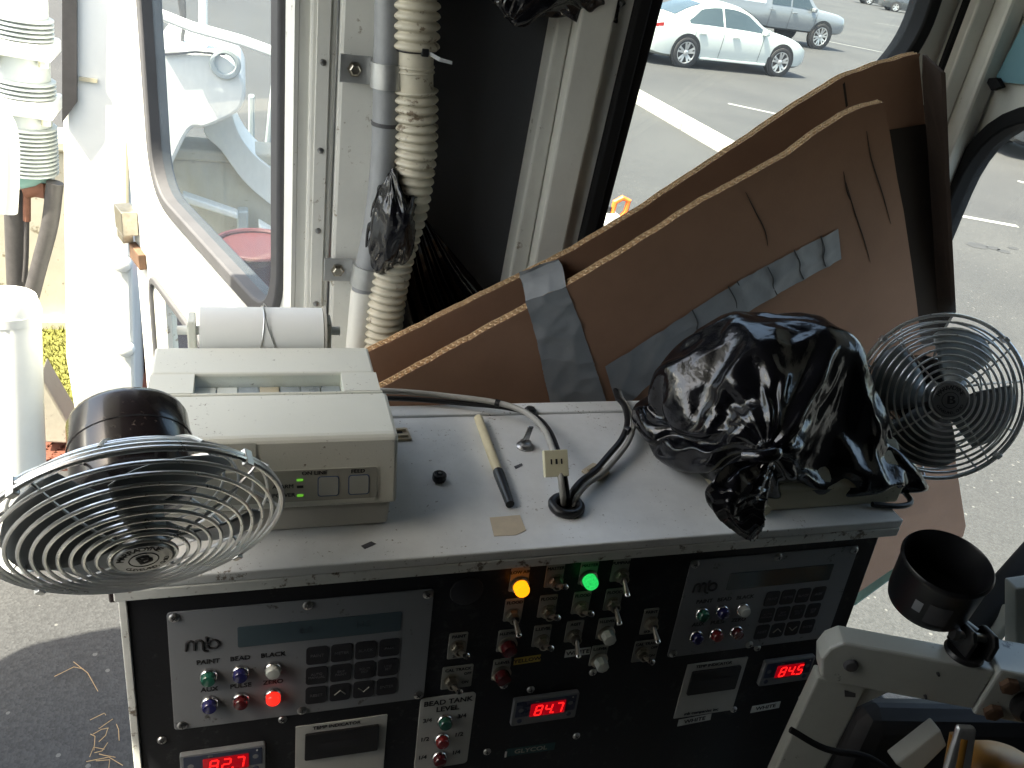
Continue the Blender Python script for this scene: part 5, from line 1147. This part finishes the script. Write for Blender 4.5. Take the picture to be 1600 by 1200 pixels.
# folded side flap at the right and a darker block laid on the back sheet
MB().prism([atY(1441, 84, YB), atY(1440, 120, YB), atY(1447, 220, YB), atY(1466, 520, YB), atY(1488, 485, YB - .03), atY(1482, 380, YB - .05), atY(1476, 250, YB - .05), atY(1470, 112, YB - .05)], (.004, -.006, 0)).build('side_flap', 'card_deep_brown', cdb, bevel=.001)
MB().prism([atY(1380, 205, YB - .002), atY(1447, 194, YB - .002), atY(1456, 300, YB - .002), atY(1468, 430, YB - .002), atY(1478, 540, YB - .002), atY(1420, 540, YB - .002)], (0, .0014, 0)).build('dark_block', 'card_dark', bs_)
# tape strips
def tape_strip(name, path, wd_px, Y, seed, sag=.004):
    # path: centre line pixel points with half width vectors
    L_ = [atY(*a, Y) for a, b in path]; R2 = [atY(*b, Y) for a, b in path]; n = 60
    LA, _ = resample(L_, n); RA, _ = resample(R2, n)
    def fn(u, v):
        i = int(v * (n - 1)); p = LA[i].lerp(RA[i], u); j = .0012 * noise.noise(Vector((v * 60, seed, 0))) if u in (0, 1) else 0
        return p + Vector((j, -.0012 - .0075 * max(0, crumple(p, 24, seed) - 1.0) - sag * math.exp(-((v - .28) / .05) ** 2) * (1 - abs(2 * u - 1)), 0))
    return MB().grid(fn, 16, n).build(name, 'duct_tape', cdb, True, angle=0)
t1_ = tape_strip('duct_tape', [((820, 470), (884, 448)), ((838, 530), (905, 500)), ((850, 590), (930, 575)), ((862, 640), (948, 632))], 0, YF, 3)
tb_ = tape_strip('duct_tape', [((810, 424), (871, 403)), ((818, 452), (878, 428)), ((824, 478), (886, 452))], 0, YB, 5, 0)
# tape crossing the gap between the two sheets
gA = [atY(811, 430, YB), atY(871, 407, YB), atY(884, 446, YF), atY(821, 472, YF)]
def gapfn(u, v): a = gA[0].lerp(gA[1], u); b = gA[3].lerp(gA[2], u); p = a.lerp(b, v); return p + Vector((0, -.0015, .006 * math.sin(v * math.pi) + .004 * (crumple(p, 24, 4) - 1)))
MB().grid(gapfn, 20, 20).build('duct_tape', 'duct_tape', cdb, True, angle=0)
t2_ = tape_strip('duct_tape', [((1309, 357), (1314, 404)), ((1240, 392), (1252, 438)), ((1150, 440), (1165, 486)), ((1050, 505), (1070, 556)), ((945, 572), (965, 640))], 0, YF, 9, 0)
for a, b in (((1283, 370), (1290, 416)), ((1241, 391), (1256, 436)), ((1200, 418), (1214, 460)), ((1152, 440), (1166, 484)), ((1138, 448), (1160, 500)), ((1082, 485), (1095, 530))):
    A, B = atY(*a, YF - .0035), atY(*b, YF - .0035); MB().tube(catmull([A, A.lerp(B, .4) + Vector((.003, 0, 0)), A.lerp(B, .7) - Vector((.002, 0, 0)), B], 4), .0011, 5).build('tape_crease', 'duct_crease', t2_)
for pts in (((1165, 300), (1180, 330), (1195, 360), (1200, 385)), ((1322, 285), (1335, 330), (1350, 375), (1360, 410)), ((1354, 205), (1362, 250), (1378, 300), (1392, 350)), ((1318, 268), (1324, 300), (1332, 318))):
    P2 = catmull([atY(*q, YF - .0006) for q in pts], 6); MB().tube(P2, [.0003 + .0008 * math.sin(math.pi * i / (len(P2) - 1)) for i in range(len(P2))], 5).build('crease', 'card_deep_brown', fs_)
MB().prism([atY(1317, 132, YB - .0006), atY(1320, 128, YB - .0006), atY(1325, 165, YB - .0006), atY(1322, 168, YB - .0006)], (0, .0005, 0)).build('crease', 'card_dark', bs_)

# ================================================================== ARM WITH CUP HOLDER AT THE RIGHT
ZB = 2.44
am = thing('support_arm', 'white steel box beam on a post at lower right', 'support arm', (.63, .53, 1.4))
A, B = atZ(1313, 1004, ZB), atZ(1556, 1049, ZB); d_ = (B - A).normalized(); nb_ = Vector((-d_.y, d_.x, 0)); nb_ = nb_ if nb_.y > 0 else -nb_
BW, BH = .030, .064
BM = frame(A, d_, nb_); Lb = (B - A).length
pts = [(0.004, -.0), (-.008, -.012), (-.012, -.030), (-.004, -.056), (.004, -BH), (Lb, -BH), (Lb, 0)]
MB().prism([BM @ Vector((a, 0, b)) for a, b in pts], nb_ * BW).build('beam', 'arm_white', am, bevel=.003)
MB().box(Lb + .0005, Lb + .06, -.004, BW + .02, -BH - .004, .006, BM).build('end_block', 'arm_white', am, bevel=.003)
for a, b, r in ((.022, -.030, .0085), (.118, -.018, .0018), (.118, -.056, .0018)):
    MB().lathe([(r, 0), (r, .002), (r * .8, .0045), (r * .3, .005)], 18, axis_frame(BM @ Vector((a, -.0002, b)), -nb_)).build('bolt' if r > .005 else 'rivet', 'gasket_grey' if r > .005 else 'ink', am, True)
for b in (-.012, -.056):
    q = BM @ Vector((Lb + .018, -.004, b)); MB().lathe([(.011, 0), (.011, .006), (.008, .007)], 6, axis_frame(q, -nb_)).build('bolt', 'rust', am)
MB().lathe([(.018, 0), (.020, .004), (.020, .012), (.014, .018)], 22, axis_frame(BM @ Vector((Lb + .048, -.004, -.034)), -nb_)).build('knob', 'cup_black', am, True)
q0 = BM @ Vector((.012, .006, -BH - .001)); PB = frame(q0, d_, nb_)
MB().box(-.016, .044, .0, .022, -1.0, -.0005, PB).build('post', 'arm_white', am, bevel=.003)
MB().prism([PB @ Vector((.045, .004, -.002)), PB @ Vector((.072, .004, -.006)), PB @ Vector((.045, .004, -.040))], nb_ * .010).build('gusset', 'arm_white', am)
MB().prism([PB @ Vector((.020, -.0006, -.012)), PB @ Vector((.034, -.0006, -.014)), PB @ Vector((.036, -.0006, -.020)), PB @ Vector((.024, -.0006, -.022))], nb_ * .0004).build('paint_chip', 'gasket_grey', am)
# cup holder
cpos = atZ(1505, 1021, ZB + .001)
ch = thing('cup_holder', 'black round cup holder on hinged bracket mounted on the white beam', 'cup holder', cpos)
MB().lathe([(.021, 0), (.022, .002), (.020, .006), (.016, .007)], 28, Matrix.Translation(cpos)).build('base_plate', 'cup_black', ch, True)
for s in (-1, 1):
    MB().prism([cpos + d_ * (s * .012) + Vector(q) for q in ((0, -.016, .006), (0, .016, .006), (0, .016, .030), (0, .009, .040), (0, -.009, .040), (0, -.016, .030))], d_ * .006).build('yoke', 'cup_black', ch, bevel=.002)
pv_ = cpos + Vector((0, 0, .028)); MB().tube([pv_ - d_ * .022, pv_ + d_ * .026], .005, 12).build('pivot_bolt', 'steel', ch, True)
MB().lathe([(.009, 0), (.009, .006)], 6, axis_frame(pv_ - d_ * .018, -d_)).build('pivot_nut', 'steel', ch)
ctop_ = atZ(1480, 880, 2.54); cax = Vector((-.12, -.10, 1)).normalized()
cbot_ = ctop_ - cax * .070; CF = axis_frame(cbot_, cax); cr_r = .0485
MB().lathe([(.010, 0), (cr_r * .80, .0), (cr_r * .90, .004), (cr_r * .94, .012), (cr_r * .985, .064), (cr_r * 1.02, .067), (cr_r * 1.03, .071), (cr_r * .99, .074), (cr_r * .95, .071), (cr_r * .90, .014), (cr_r * .5, .008), (.002, .008)], 56, CF).build('cup', 'cup_black', ch, True, angle=50)
MB().tube([cbot_ + cax * .004, pv_], .011, 12).build('stem', 'cup_black', ch, True)
lc_ = CF.inverted() @ CAM; aC = math.atan2(lc_.y, lc_.x)
for a0, a1, h0, h1, m in ((aC + .10, aC + .62, .016, .046, 'gasket_grey'), (aC - .22, aC - .02, .026, .042, 'conduit_grey')):
    def lf(u, v): a = a0 + (a1 - a0) * u; h = h0 + (h1 - h0) * v; r = cr_r * (.94 + .045 * (h - .012) / .052) + .0008; return CF @ Vector((r * math.cos(a), r * math.sin(a), h))
    MB().grid(lf, 10, 4).build('sticker', m, ch, True)
# seat machinery behind the beam
sf = thing('seat_frame', 'dark seat linkage with white brackets at the lower right corner', 'seat frame', (.9, .62, 1.4))
MB().tube([atD(1640, 840, 1.15), atD(1512, 985, 1.1), atD(1490, 1060, 1.08)], .020, 10).build('strut', 'seat_dark', sf, True)
MB().prism([atD(1588, 920, 1.02), atD(1625, 915, 1.02), atD(1625, 1040, 1.02), atD(1588, 1032, 1.02)], (0, .02, 0)).build('bracket', 'arm_white', sf, bevel=.002)
MB().prism([atD(1536, 1020, 1.08), atD(1586, 958, 1.08), atD(1586, 976, 1.08), atD(1552, 1020, 1.08)], (0, .02, 0)).build('brace', 'arm_white', sf, bevel=.002)
MB().prism([atD(1365, 1125, 1.12), atD(1650, 1130, 1.12), atD(1650, 1330, 1.12), atD(1270, 1330, 1.12)], (0, .05, 0)).build('seat_base', 'seat_dark', sf, bevel=.02)
MB().prism([atD(1400, 1195, 1.03), atD(1470, 1140, 1.03), atD(1480, 1165, 1.03), atD(1430, 1215, 1.03)], (0, .02, 0)).build('brace', 'arm_white', sf, bevel=.002)
MB().tube(catmull([atD(1235, 1140, 1.0), atD(1290, 1170, 1.0), atD(1360, 1185, 1.0), atD(1420, 1230, 1.0)], 6), .004, 8).build('cable', 'gasket_black', sf, True)
ol = thing('yellow_canister', 'orange yellow plastic canister under the beam at the bottom right corner', 'canister', atD(1540, 1200, .98))
p0, p1 = atD(1548, 1310, .99), atD(1566, 1145, .99)
MB().lathe([(.045, 0), (.048, .01), (.048, .085), (.040, .10), (.022, .108), (.001, .109)], 32, axis_frame(p0, p1 - p0)).build('shell', 'orange_yellow', ol, True)
MB().tube([atD(1488, 1215, .945), atD(1500, 1150, .945)], .011, 10).build('neck', 'orange_yellow', ol, True)
MB().prism([atD(1500, 1138, .935), atD(1528, 1140, .935), atD(1518, 1210, .935), atD(1472, 1230, .935)], (0, .008, 0)).build('steel_clamp', 'zinc', ol, bevel=.003)
